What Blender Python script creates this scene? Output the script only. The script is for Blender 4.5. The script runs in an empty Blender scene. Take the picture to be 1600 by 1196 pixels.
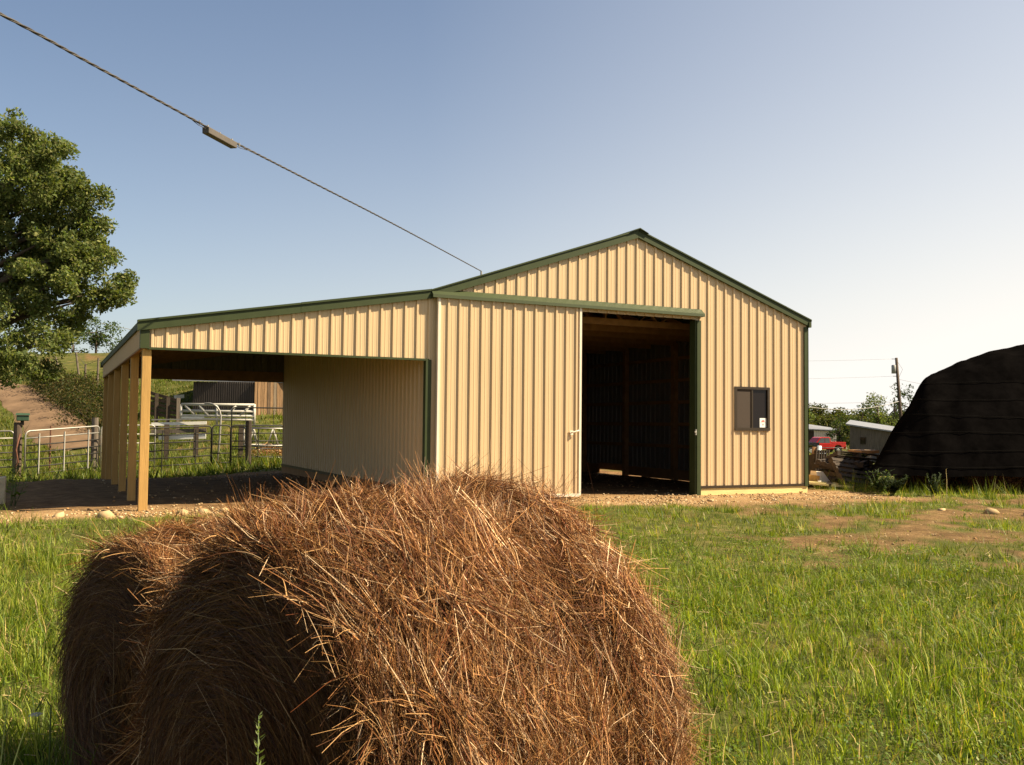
import bpy, math, random
import numpy as np
from mathutils import Vector, Matrix
R_ = random.Random(7)
rng = np.random.default_rng(11)
SC = bpy.context.scene
COL = SC.collection

# ------------------------------------------------------------------ camera
CAM = np.array([-6.285, -16.442, 1.437]); F_PX = 1484.0
YAW, PIT, ROL = 0.453374, 0.044591, 0.009888
fw = np.array([math.sin(YAW)*math.cos(PIT), math.cos(YAW)*math.cos(PIT), math.sin(PIT)])
rt = np.array([math.cos(YAW), -math.sin(YAW), 0.0]); up = np.cross(rt, fw)
rt2 = math.cos(ROL)*rt + math.sin(ROL)*up; up2 = -math.sin(ROL)*rt + math.cos(ROL)*up
cam_d = bpy.data.cameras.new('camera'); cam = bpy.data.objects.new('camera', cam_d); COL.objects.link(cam)
cam_d.sensor_width = 36; cam_d.lens = F_PX/1600*36; cam_d.clip_end = 3000; cam_d.clip_start = 0.05
cam.matrix_world = Matrix([[rt2[0], up2[0], -fw[0], CAM[0]], [rt2[1], up2[1], -fw[1], CAM[1]],
                           [rt2[2], up2[2], -fw[2], CAM[2]], [0, 0, 0, 1]])
SC.camera = cam

# ------------------------------------------------------------------ light
SUN = Vector((0.88, -0.50, 1.0)).normalized()
elev = math.asin(SUN.z); azim = math.atan2(SUN.x, SUN.y)
W = bpy.data.worlds.new('World'); SC.world = W; W.use_nodes = True
nt = W.node_tree; bg = nt.nodes['Background']
sky = nt.nodes.new('ShaderNodeTexSky'); sky.sky_type = 'NISHITA'; sky.sun_disc = False
sky.sun_elevation = elev; sky.sun_rotation = azim
sky.altitude = 200; sky.air_density = 1.0; sky.dust_density = 1.6; sky.ozone_density = 1.0
bg.inputs[1].default_value = 0.05
def wn(t_, **k):
    n_ = nt.nodes.new(t_)
    for a_, v_ in k.items(): setattr(n_, a_, v_)
    return n_
geo = wn('ShaderNodeTexCoord'); sepw = wn('ShaderNodeSeparateXYZ'); nt.links.new(geo.outputs['Generated'], sepw.inputs[0])
zc_ = wn('ShaderNodeMath', operation='ABSOLUTE'); nt.links.new(sepw.outputs[2], zc_.inputs[0])
om = wn('ShaderNodeMath', operation='SUBTRACT'); om.inputs[0].default_value = 1.0; nt.links.new(zc_.outputs[0], om.inputs[1])
pw_ = wn('ShaderNodeMath', operation='POWER'); nt.links.new(om.outputs[0], pw_.inputs[0]); pw_.inputs[1].default_value = 4.6
dt = wn('ShaderNodeVectorMath', operation='DOT_PRODUCT'); nt.links.new(geo.outputs['Generated'], dt.inputs[0]); dt.inputs[1].default_value = (math.sin(azim), math.cos(azim), 0)
mr = wn('ShaderNodeMapRange'); nt.links.new(dt.outputs['Value'], mr.inputs[0])
mr.inputs[1].default_value = -0.5; mr.inputs[2].default_value = 0.45; mr.inputs[3].default_value = 0.30; mr.inputs[4].default_value = 1.22
ml = wn('ShaderNodeMath', operation='MULTIPLY', use_clamp=True); nt.links.new(pw_.outputs[0], ml.inputs[0]); nt.links.new(mr.outputs[0], ml.inputs[1])
mr2 = wn('ShaderNodeMapRange'); nt.links.new(dt.outputs['Value'], mr2.inputs[0])
mr2.inputs[1].default_value = -0.15; mr2.inputs[2].default_value = 0.55; mr2.inputs[3].default_value = 0.0; mr2.inputs[4].default_value = 0.34
ad = wn('ShaderNodeMath', operation='ADD', use_clamp=True); nt.links.new(ml.outputs[0], ad.inputs[0]); nt.links.new(mr2.outputs[0], ad.inputs[1])
mxw = wn('ShaderNodeMix', data_type='RGBA'); nt.links.new(ad.outputs[0], mxw.inputs[0]); nt.links.new(sky.outputs[0], mxw.inputs[6]); mxw.inputs[7].default_value = (7.9, 7.6, 7.1, 1)   # milky summer haze near the horizon, whiter towards the sun
nt.links.new(mxw.outputs[2], bg.inputs[0])
sl = bpy.data.lights.new('sun', 'SUN'); sl.energy = 5.0; sl.angle = math.radians(0.6); sl.color = (1.0, 0.85, 0.60)
so = bpy.data.objects.new('sun', sl); COL.objects.link(so); so.location = (40, -20, 50)
so.rotation_euler = SUN.to_track_quat('Z', 'Y').to_euler()
SC.view_settings.view_transform = 'Standard'; SC.view_settings.look = 'None'
SC.view_settings.gamma = 1; SC.view_settings.use_curve_mapping = False
SC.view_settings.exposure = 1.4

# ------------------------------------------------------------------ helpers
def hash2(ix, iy, s):
    v = np.sin(ix*127.1 + iy*311.7 + s*74.7)*43758.5453
    return v - np.floor(v)
def vnoise(x, y, s=0):
    x = np.asarray(x, float); y = np.asarray(y, float)
    ix = np.floor(x); iy = np.floor(y); fx = x-ix; fy = y-iy
    fx = fx*fx*(3-2*fx); fy = fy*fy*(3-2*fy)
    a = hash2(ix, iy, s); b = hash2(ix+1, iy, s); c = hash2(ix, iy+1, s); d = hash2(ix+1, iy+1, s)
    return (a*(1-fx)+b*fx)*(1-fy) + (c*(1-fx)+d*fx)*fy
def fbm(x, y, s=0, o=3):
    t = 0; a = 0.5; n = 0
    for k in range(o):
        t = t + a*vnoise(np.asarray(x)*2**k, np.asarray(y)*2**k, s+k*3.1); n += a; a *= 0.5
    return t/n
def sstep(a, b, x):
    t = np.clip((np.asarray(x, float)-a)/(b-a), 0, 1); return t*t*(3-2*t)
def cw(l, d):                       # lateral / forward metres from the viewpoint -> world xy
    return (CAM[0] + d*math.sin(YAW) + l*math.cos(YAW), CAM[1] + d*math.cos(YAW) - l*math.sin(YAW))
def at(px, d): return cw((px-800)/F_PX*d, d)
def zat(px, py, d): return 1.437 + (664 + (px-800)*0.0099 - py)/F_PX*d

def terrain(x, y):
    x = np.asarray(x, float); y = np.asarray(y, float)
    dx = x-CAM[0]; dy = y-CAM[1]
    d = dx*math.sin(YAW) + dy*math.cos(YAW); l = dx*math.cos(YAW) - dy*math.sin(YAW)
    u = l/np.maximum(d, 1.0)
    pad = sstep(-7.5, -2.5, y + 0.0*x)
    z = -0.10*(1-pad)
    z = z - 0.34*sstep(8.5, 16, y)*sstep(1.5, -3.5, x) - 0.14*sstep(-5.1, -8.5, x)*sstep(-2, 4, y)
    far = sstep(36, 110, d)*sstep(0.1, 0.3, u)
    z = z - 1.4*far
    left = sstep(-0.12, -0.27, u)
    h = 6.9*sstep(35, 74, d) + 0.5*sstep(60, 120, d)
    z = z + left*h
    z = z + 1.5*sstep(0.30, 0.8, u)*sstep(120, 300, d)*3 + sstep(140, 400, d)*3.0*(1-left)
    z = z + (fbm(x*0.35, y*0.35, 5)-0.5)*0.10*sstep(1.0, 5.0, np.abs(d-21)*0+np.maximum(np.maximum(-1.5-y, y-13), np.maximum(-6-x, x-10.2)))
    return z
def tz(x, y): return float(terrain(x, y))

def soil_mask(x, y):                # 1 = bare soil / gravel, 0 = grass
    x = np.asarray(x, float); y = np.asarray(y, float)
    n = fbm(x*0.55, y*0.55, 1, 4)-0.5; n2 = fbm(x*1.7, y*1.7, 9, 3)-0.5
    edge = -1.9 - 0.18*np.maximum(x-1.5, 0) + 0.9*sstep(-2, -5, x)*0.6
    a = sstep(-0.35, 0.35, (y-edge) + n*1.6 + n2*0.9)
    a = a*sstep(-7.4, -6.8, x+n*0.8)*(1-sstep(9.6, 10.6, x+n*1.2))*(1-sstep(12.9, 13.6, y+n*0.8))
    # worn vehicle track running to the right
    tx = x*0.55 - (y+6.3)*0.9                     # distance across the track axis
    c = y + 6.9 - 0.40*(x-3.0)
    b = np.exp(-(c/1.35)**2)*sstep(0.2, 3.2, x)*1.0
    c2 = y + 9.5 - 0.3*(x-2.3); b2 = 0.8*np.exp(-(c2/0.35)**2)*sstep(1.6, 2.6, x)
    tr = sstep(0.36, 0.70, np.maximum(b, b2)*0.72 + n*0.85 + n2*1.7)
    sp = sstep(0.17, 0.27, n*0.8 + n2*0.45)*sstep(-11, -7, y)*(1-sstep(9, 12, y))*0.8*sstep(-6, 0, x)
    return np.clip(np.maximum(np.maximum(a, tr*0.90), sp), 0, 1)

def tag(o, label=None, cat=None, group=None, kind=None):
    if label: o['label'] = label
    if cat: o['category'] = cat
    if group: o['group'] = group
    if kind: o['kind'] = kind
    return o
def empty(name, loc, label=None, cat=None, group=None):
    o = bpy.data.objects.new(name, None); COL.objects.link(o); o.location = loc; o.empty_display_size = 0.2
    return tag(o, label, cat, group)
def wloc(o):
    p = Vector((0, 0, 0))
    while o: p = p + Vector(o.location); o = o.parent
    return p
def link(name, me, m, parent=None):
    o = bpy.data.objects.new(name, me); COL.objects.link(o)
    if m is not None and not me.materials: me.materials.append(m)
    if parent: o.parent = parent
    return o
class MB:
    def __init__(s): s.v = []; s.f = []
    def face(s, pts):
        n = len(s.v); s.v += [tuple(p) for p in pts]; s.f.append(tuple(range(n, n+len(pts)))); return s
    def hexa(s, p):                # 8 corners: bottom 4 ccw, top 4 ccw
        n = len(s.v); s.v += [tuple(q) for q in p]
        for f in ((3, 2, 1, 0), (4, 5, 6, 7), (0, 1, 5, 4), (1, 2, 6, 5), (2, 3, 7, 6), (3, 0, 4, 7)):
            s.f.append(tuple(n+i for i in f))
        return s
    def box(s, x0, x1, y0, y1, z0, z1):
        return s.hexa([(x0, y0, z0), (x1, y0, z0), (x1, y1, z0), (x0, y1, z0), (x0, y0, z1), (x1, y0, z1), (x1, y1, z1), (x0, y1, z1)])
    def beam(s, p, q, w, h, upv=(0, 0, 1)):
        p = Vector(p); q = Vector(q); d = (q-p).normalized(); u = Vector(upv)
        if abs(d.dot(u)) > 0.98: u = Vector((0, 1, 0))
        a = d.cross(u).normalized()*(w/2); b = a.cross(d).normalized()*(h/2)
        return s.hexa([p-a-b, p+a-b, q+a-b, q-a-b, p-a+b, p+a+b, q+a+b, q-a+b])
    def tube(s, pts, r, n=8, cap=True):
        pts = [Vector(p) for p in pts]; rr = r if hasattr(r, '__len__') else [r]*len(pts)
        base = len(s.v); prev = None
        for i, p in enumerate(pts):
            d = (pts[min(i+1, len(pts)-1)]-pts[max(i-1, 0)]).normalized()
            if prev is None:
                a = d.orthogonal().normalized()
            else:
                a = (prev - d*prev.dot(d)).normalized()
            prev = a; b = d.cross(a)
            for k in range(n):
                t = 2*math.pi*k/n; s.v.append(tuple(p + (a*math.cos(t)+b*math.sin(t))*rr[i]))
        for i in range(len(pts)-1):
            for k in range(n):
                k2 = (k+1) % n
                s.f.append((base+i*n+k, base+i*n+k2, base+(i+1)*n+k2, base+(i+1)*n+k))
        if cap:
            s.f.append(tuple(base+k for k in range(n-1, -1, -1))); s.f.append(tuple(base+(len(pts)-1)*n+k for k in range(n)))
        return s
    def prism(s, poly, y0, y1):    # polygon in xz, extruded along y
        n = len(poly); b = len(s.v)
        s.v += [(x, y0, z) for x, z in poly] + [(x, y1, z) for x, z in poly]
        s.f.append(tuple(b+i for i in range(n))); s.f.append(tuple(b+n+i for i in range(n-1, -1, -1)))
        for i in range(n):
            j = (i+1) % n; s.f.append((b+j, b+i, b+n+i, b+n+j))
        return s
    def build(s, name, m, parent=None, smooth=False, bevel=0, world=True):
        o = Vector((0, 0, 0))
        if parent and world: o = wloc(parent)
        me = bpy.data.meshes.new(name)
        me.from_pydata([tuple(Vector(v)-o) for v in s.v], [], s.f)
        if smooth: me.polygons.foreach_set('use_smooth', [True]*len(me.polygons))
        ob = link(name, me, m, parent)
        if bevel:
            b = ob.modifiers.new('bevel', 'BEVEL'); b.width = bevel; b.segments = 2; b.limit_method = 'ANGLE'
        return ob
def np_mesh(name, V, F, C=None, m=None, parent=None, smooth=False):
    V = np.asarray(V, np.float32); F = np.asarray(F, np.int32)
    if parent is not None: V = V - np.array(wloc(parent), np.float32)
    me = bpy.data.meshes.new(name); k = F.shape[1]
    me.vertices.add(len(V)); me.vertices.foreach_set('co', V.ravel())
    me.loops.add(F.size); me.loops.foreach_set('vertex_index', F.ravel())
    me.polygons.add(len(F)); me.polygons.foreach_set('loop_start', np.arange(0, F.size, k, dtype=np.int32))
    try: me.polygons.foreach_set('loop_total', np.full(len(F), k, np.int32))
    except Exception: pass
    if smooth: me.polygons.foreach_set('use_smooth', np.ones(len(F), bool))
    if C is not None:
        a = me.color_attributes.new('col', 'FLOAT_COLOR', 'POINT')
        C4 = np.ones((len(V), 4), np.float32); C4[:, :C.shape[1]] = C; a.data.foreach_set('color', C4.ravel())
    me.update(calc_edges=True); me.validate()
    return link(name, me, m, parent)
def copy_tree(o, parent=None):
    c = o.copy(); COL.objects.link(c); c.parent = parent
    for ch in list(o.children): copy_tree(ch, c)
    return c

# ------------------------------------------------------------------ materials
def mat(name, col, rough=0.7, var=0.15, scale=6.0, bump=0.0, metal=0.0, stretch=(1, 1, 1), spec=0.3, dark=None, bscale=None):
    m = bpy.data.materials.new(name); m.use_nodes = True; t = m.node_tree; N = t.nodes; L = t.links
    p = N['Principled BSDF']; p.inputs['Roughness'].default_value = rough; p.inputs['Metallic'].default_value = metal
    p.inputs['Specular IOR Level'].default_value = spec
    tc = N.new('ShaderNodeTexCoord'); mp = N.new('ShaderNodeMapping'); mp.inputs['Scale'].default_value = stretch
    L.new(tc.outputs['Object'], mp.inputs[0])
    nz = N.new('ShaderNodeTexNoise'); nz.inputs['Scale'].default_value = scale; nz.inputs['Detail'].default_value = 6; nz.inputs['Roughness'].default_value = 0.65
    L.new(mp.outputs[0], nz.inputs['Vector'])
    rp = N.new('ShaderNodeValToRGB'); c = np.array(col)
    lo = np.array(dark) if dark else c*(1-var); hi = np.minimum(c*(1+var), 1)
    rp.color_ramp.elements[0].position = 0.3; rp.color_ramp.elements[1].position = 0.7
    rp.color_ramp.elements[0].color = (*lo, 1); rp.color_ramp.elements[1].color = (*hi, 1)
    L.new(nz.outputs[0], rp.inputs[0]); L.new(rp.outputs[0], p.inputs['Base Color'])
    if bump:
        n2 = N.new('ShaderNodeTexNoise'); n2.inputs['Scale'].default_value = bscale or scale*4; n2.inputs['Detail'].default_value = 5
        L.new(mp.outputs[0], n2.inputs['Vector'])
        b = N.new('ShaderNodeBump'); b.inputs['Strength'].default_value = bump; b.inputs['Distance'].default_value = 0.02
        L.new(n2.outputs[0], b.inputs['Height']); L.new(b.outputs[0], p.inputs['Normal'])
    return m
def vcol_mat(name, rough=0.6, trans=0.0, spec=0.2, tint=(1, 1, 1)):
    m = bpy.data.materials.new(name); m.use_nodes = True; t = m.node_tree; N = t.nodes; L = t.links
    p = N['Principled BSDF']; p.inputs['Roughness'].default_value = rough; p.inputs['Specular IOR Level'].default_value = spec
    a = N.new('ShaderNodeAttribute'); a.attribute_name = 'col'
    L.new(a.outputs['Color'], p.inputs['Base Color'])
    if trans:
        tr = N.new('ShaderNodeBsdfTranslucent'); mx = N.new('ShaderNodeMixShader'); mx.inputs[0].default_value = trans
        hs = N.new('ShaderNodeMix'); hs.data_type = 'RGBA'; hs.blend_type = 'MULTIPLY'; hs.inputs[0].default_value = 1
        hs.inputs[7].default_value = (*tint, 1); L.new(a.outputs['Color'], hs.inputs[6]); L.new(hs.outputs[2], tr.inputs[0])
        L.new(p.outputs[0], mx.inputs[1]); L.new(tr.outputs[0], mx.inputs[2])
        L.new(mx.outputs[0], N['Material Output'].inputs[0])
    return m
M = {}
M['tan'] = mat('tan_painted_steel', (0.52, 0.375, 0.213), 0.42, 0.035, 2.2, 0.02, 0, (1, 1, 0.25), 0.4)
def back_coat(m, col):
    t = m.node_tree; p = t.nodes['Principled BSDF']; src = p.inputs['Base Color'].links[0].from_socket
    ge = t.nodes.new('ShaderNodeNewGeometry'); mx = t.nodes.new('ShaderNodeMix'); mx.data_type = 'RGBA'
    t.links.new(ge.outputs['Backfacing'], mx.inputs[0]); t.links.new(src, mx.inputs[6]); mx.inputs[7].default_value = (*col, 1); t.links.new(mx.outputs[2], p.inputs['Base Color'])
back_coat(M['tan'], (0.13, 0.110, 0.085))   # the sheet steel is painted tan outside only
M['tan_in'] = mat('steel_back_coat', (0.085, 0.08, 0.07), 0.6, 0.08, 3)
M['green'] = mat('green_painted_steel', (0.036, 0.047, 0.017), 0.55, 0.10, 5, 0.02, 0, (1, 1, 1), 0.2)
M['white_trim'] = mat('off_white_trim', (0.66, 0.58, 0.46), 0.45, 0.06, 5)
M['post'] = mat('treated_post_wood', (0.40, 0.235, 0.075), 0.75, 0.16, 3.0, 0.25, 0, (9, 9, 0.6), 0.2)
M['skirt'] = mat('treated_skirt_board', (0.62, 0.50, 0.22), 0.75, 0.12, 4.0, 0.2, 0, (0.6, 6, 6), 0.2)
M['lumber'] = mat('framing_lumber', (0.24, 0.13, 0.055), 0.8, 0.2, 3.0, 0.2, 0, (2, 2, 2), 0.2)
M['bronze'] = mat('bronze_window_frame', (0.035, 0.024, 0.014), 0.4, 0.1, 6)
M['screen'] = mat('insect_screen', (0.045, 0.030, 0.020), 0.75, 0.08, 40)
M['paper'] = mat('white_paper', (0.75, 0.73, 0.68), 0.8, 0.03, 5)
M['print_red'] = mat('red_print', (0.5, 0.05, 0.03), 0.7, 0.1, 20)
M['print_dark'] = mat('dark_print', (0.10, 0.08, 0.08), 0.7, 0.1, 20)
g = bpy.data.materials.new('window_glass'); g.use_nodes = True; gp = g.node_tree.nodes['Principled BSDF']
gp.inputs['Base Color'].default_value = (0.012, 0.009, 0.008, 1); gp.inputs['Roughness'].default_value = 0.04; gp.inputs['Specular IOR Level'].default_value = 0.22
M['glass'] = g
M['steel'] = mat('galvanised_steel', (0.30, 0.28, 0.245), 0.5, 0.12, 8, 0.02, 0.55)
M['pipe_dark'] = mat('dark_and_shaded_pipe', (0.020, 0.018, 0.014), 0.55, 0.2, 10)
M['pipe_white'] = mat('pale_and_sunlit_pipe', (0.44, 0.41, 0.35), 0.5, 0.10, 10)
M['old_wood'] = mat('weathered_grey_board', (0.125, 0.102, 0.080), 0.9, 0.35, 3, 0.5, 0, (5, 5, 0.5), 0.05)
M['dark_wood'] = mat('dark_weathered_board', (0.045, 0.032, 0.022), 0.9, 0.35, 3, 0.4, 0, (3, 3, 3))
M['plank_dark'] = mat('dark_barn_plank', (0.11, 0.070, 0.040), 0.9, 0.5, 2.6, 0.5, 0, (7, 7, 0.45))
M['plank_grey'] = mat('grey_barn_plank', (0.16, 0.120, 0.080), 0.9, 0.5, 2.6, 0.5, 0, (7, 7, 0.45))
M['plank_wood'] = mat('brown_barn_plank', (0.21, 0.125, 0.062), 0.9, 0.45, 2.6, 0.5, 0, (7, 7, 0.45))
M['old_metal'] = mat('dark_barn_tin', (0.060, 0.047, 0.040), 0.7, 0.35, 2, 0.1, 0.2, (3, 3, 0.4))
M['roof_tin'] = mat('grey_roof_tin', (0.26, 0.26, 0.27), 0.45, 0.15, 3, 0.05, 0.4)
M['whitewash'] = mat('white_shed_board', (0.60, 0.53, 0.44), 0.8, 0.10, 3, 0.2, 0, (4, 4, 0.4))
M['white_paint'] = mat('white_painted_wood', (0.72, 0.69, 0.62), 0.7, 0.08, 5)
M['tarp'] = mat('black_shade_cloth', (0.0034, 0.0029, 0.0027), 0.9, 0.5, 2.5, 0.4, 0, (1, 1, 1), 0.0, None, 5)
M['tarp_seam'] = mat('shade_cloth_seam', (0.010, 0.009, 0.008), 0.85, 0.2, 4, 0, 0, (1, 1, 1), 0.0)
M['red'] = mat('red_car_paint', (0.42, 0.018, 0.015), 0.22, 0.04, 3, 0, 0, (1, 1, 1), 0.5)
M['black_paint'] = mat('black_car_paint', (0.012, 0.011, 0.012), 0.22, 0.05, 3, 0, 0, (1, 1, 1), 0.5)
M['chrome'] = mat('chrome', (0.6, 0.6, 0.6), 0.2, 0.05, 3, 0, 0.9)
M['rubber'] = mat('tyre_rubber', (0.015, 0.015, 0.015), 0.8, 0.1, 6)
M['car_glass'] = mat('car_glass', (0.10, 0.11, 0.12), 0.08, 0.1, 3, 0, 0, (1, 1, 1), 0.5)
M['pole'] = mat('creosote_pole', (0.075, 0.052, 0.036), 0.85, 0.25, 4, 0.3, 0, (4, 4, 0.4))
M['wire'] = mat('weathered_wire', (0.075, 0.065, 0.055), 0.6, 0.2, 30)
M['thin_wire'] = mat('pale_hazy_wire', (0.30, 0.28, 0.25), 0.6, 0.1, 30)  # lightened so that distance haze is part of the wire colour
M['cable'] = mat('twisted_cable', (0.055, 0.048, 0.042), 0.6, 0.3, 40)
M['grey_box'] = mat('grey_splice_box', (0.085, 0.072, 0.060), 0.6, 0.12, 12, 0.1)
M['transformer'] = mat('grey_transformer_paint', (0.28, 0.28, 0.27), 0.5, 0.08, 5)
M['block'] = mat('concrete_block', (0.40, 0.33, 0.22), 0.9, 0.2, 9, 0.5)
M['bark'] = mat('tree_bark', (0.060, 0.043, 0.030), 0.9, 0.3, 5, 0.5, 0, (4, 4, 0.8))
M['gravel_road'] = mat('gravel_road', (0.155, 0.100, 0.060), 0.95, 0.25, 0.9, 0.4, 0, (1, 1, 1), 0.1, None, 14)
M['green_box'] = mat('green_metal_box', (0.030, 0.060, 0.035), 0.5, 0.15, 8)
M['rust'] = mat('rusty_iron', (0.11, 0.045, 0.025), 0.8, 0.35, 9, 0.2)
M['blue_pale'] = mat('pale_blue_plastic', (0.42, 0.50, 0.56), 0.5, 0.1, 8)
M['leaf'] = vcol_mat('tree_leaves', 0.6, 0.42, 0.12, (1.0, 1.1, 0.45))
M['grass'] = vcol_mat('grass_blades', 0.5, 0.38, 0.2, (1.15, 1.2, 0.35))
M['hay'] = vcol_mat('dry_hay', 0.62, 0.12, 0.25)
M['stone'] = vcol_mat('limestone_gravel', 0.9, 0, 0.15)

# ------------------------------------------------------------------ ground sheet
def axis(lo, hi, fine0, fine1, st, gr):
    a = list(np.arange(fine0, fine1+1e-6, st)); s = st; x = a[-1]
    while x < hi: s *= gr; x += s; a.append(x)
    s = st; x = a[0]; b = []
    while x > lo: s *= gr; x -= s; b.append(x)
    return np.array(b[::-1]+a)
gx = axis(-420, 1100, -15, 18, 0.22, 1.07); gy = axis(-60, 1300, -17, 18, 0.22, 1.07)
GX, GY = np.meshgrid(gx, gy, indexing='ij')
sm = soil_mask(GX, GY)
GZ = terrain(GX, GY) - 0.0
inb = (GX > -5.6) & (GX < 9.6) & (GY > -0.8) & (GY < 12.6)
GZ += np.where(inb, 0, (fbm(GX*2.3, GY*2.3, 21)-0.5)*0.07 + sm*(fbm(GX*1.9+3, GY*1.9, 23)-0.5)*0.05)*((GX > -20) & (GX < 30) & (GY < 25))
GZ += np.where(inb, (fbm(GX*2.3, GY*2.3, 22)-0.5)*0.03 - 0.02, 0)
V = np.stack([GX.ravel(), GY.ravel(), GZ.ravel()], 1)
nx, ny = GX.shape; I = np.arange(nx*ny).reshape(nx, ny)
F = np.stack([I[:-1, :-1].ravel(), I[1:, :-1].ravel(), I[1:, 1:].ravel(), I[:-1, 1:].ravel()], 1)
C = np.stack([sm.ravel(), fbm(GX*0.05, GY*0.05, 3).ravel(), (sstep(-3.6, -1.2, GY)*(1-0.97*sstep(0.0, 1.1, GY+(fbm(GX*1.3, GY*1.3, 25)-0.5)*1.2))).ravel()], 1)  # third channel drops pale gravel under the roofs, deepening shade by colour
gm = bpy.data.materials.new('ground_soil_and_turf'); gm.use_nodes = True
t = gm.node_tree; N = t.nodes; L = t.links; p = N['Principled BSDF']; p.inputs['Roughness'].default_value = 0.95; p.inputs['Specular IOR Level'].default_value = 0.08
at_ = N.new('ShaderNodeAttribute'); at_.attribute_name = 'col'; sp_ = N.new('ShaderNodeSeparateColor'); L.new(at_.outputs['Color'], sp_.inputs[0])
tc = N.new('ShaderNodeTexCoord')
def noise(sc, det=6, rough=0.65):
    n = N.new('ShaderNodeTexNoise'); n.inputs['Scale'].default_value = sc; n.inputs['Detail'].default_value = det; n.inputs['Roughness'].default_value = rough
    L.new(tc.outputs['Object'], n.inputs['Vector']); return n
def ramp(src, stops):
    r = N.new('ShaderNodeValToRGB'); e = r.color_ramp.elements
    while len(e) < len(stops): e.new(0.5)
    for q, (ps, c) in zip(e, stops): q.position = ps; q.color = (*c, 1)
    L.new(src, r.inputs[0]); return r
def mix(fac, a, b, bt='MIX'):
    m = N.new('ShaderNodeMix'); m.data_type = 'RGBA'; m.blend_type = bt
    if isinstance(fac, (int, float)): m.inputs[0].default_value = fac
    else: L.new(fac, m.inputs[0])
    L.new(a, m.inputs[6]); L.new(b, m.inputs[7]); return m.outputs[2]
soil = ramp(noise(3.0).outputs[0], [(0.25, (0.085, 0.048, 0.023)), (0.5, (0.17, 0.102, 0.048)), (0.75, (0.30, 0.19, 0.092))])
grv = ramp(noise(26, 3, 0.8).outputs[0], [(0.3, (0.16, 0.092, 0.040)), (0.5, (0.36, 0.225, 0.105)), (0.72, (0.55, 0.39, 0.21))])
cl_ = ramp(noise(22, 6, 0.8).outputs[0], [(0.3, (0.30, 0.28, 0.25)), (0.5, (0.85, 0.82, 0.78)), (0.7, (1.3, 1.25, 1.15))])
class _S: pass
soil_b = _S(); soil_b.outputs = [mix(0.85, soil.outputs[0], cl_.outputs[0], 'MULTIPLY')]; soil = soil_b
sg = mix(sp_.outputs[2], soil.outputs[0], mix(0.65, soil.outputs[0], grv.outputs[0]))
turf = ramp(noise(1.6, 8, 0.75).outputs[0], [(0.28, (0.030, 0.036, 0.008)), (0.5, (0.075, 0.080, 0.018)), (0.68, (0.16, 0.125, 0.045))])
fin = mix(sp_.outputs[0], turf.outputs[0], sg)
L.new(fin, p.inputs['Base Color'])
bp = N.new('ShaderNodeBump'); bp.inputs['Strength'].default_value = 0.7; bp.inputs['Distance'].default_value = 0.05
L.new(noise(14, 8, 0.75).outputs[0], bp.inputs['Height']); L.new(bp.outputs[0], p.inputs['Normal'])
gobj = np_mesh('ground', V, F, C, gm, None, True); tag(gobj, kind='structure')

def hit(px, py, d0=6, d1=200):      # first terrain point seen along a direction from the viewpoint
    dv = fw + rt2*(px-800)/F_PX - up2*(py-598)/F_PX
    ds = np.linspace(d0, d1, 4000); P = CAM[None] + dv[None]*ds[:, None]
    zz = terrain(P[:, 0], P[:, 1]); k = np.argmax(P[:, 2] < zz)
    return Vector(P[k]) if (P[:, 2] < zz).any() else None

# ------------------------------------------------------------------ gravel road over the hill
cl = []
for (px, py, w) in ((150, 700, 1.35), (112, 688, 1.35), (92, 674, 1.35), (71, 650, 1.32), (43, 626, 1.22), (12, 609, 1.15), (-30, 599, 1.15), (-80, 592, 1.15)):
    h = hit(px, py, 20); cl.append((h.x, h.y, w))
cl = np.array(cl); ts = np.linspace(0, len(cl)-1, 60); cc = np.stack([np.interp(ts, range(len(cl)), cl[:, k]) for k in range(3)], 1)
for _ in range(6): cc[1:-1] = (cc[:-2]+2*cc[1:-1]+cc[2:])/4
tg = np.gradient(cc[:, :2], axis=0); tg /= np.linalg.norm(tg, axis=1, keepdims=True); nr = np.stack([-tg[:, 1], tg[:, 0]], 1)
V = []; 
for k in range(-4, 5):
    q = cc[:, :2] + nr*cc[:, 2:3]*k/4*(1+0.08*np.sin(np.arange(60)*0.9+k)[:, None]*(abs(k) == 4)); V.append(np.column_stack([q, terrain(q[:, 0], q[:, 1])+0.07+0.03*(abs(k) in (0,))-0.06*(abs(k) == 4)]))
V = np.concatenate(V); I = np.arange(9*60).reshape(9, 60)
F = np.stack([I[:-1, :-1].ravel(), I[1:, :-1].ravel(), I[1:, 1:].ravel(), I[:-1, 1:].ravel()], 1)
road = np_mesh('road', V, F, None, M['gravel_road'], None, True); tag(road, kind='structure')

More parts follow.
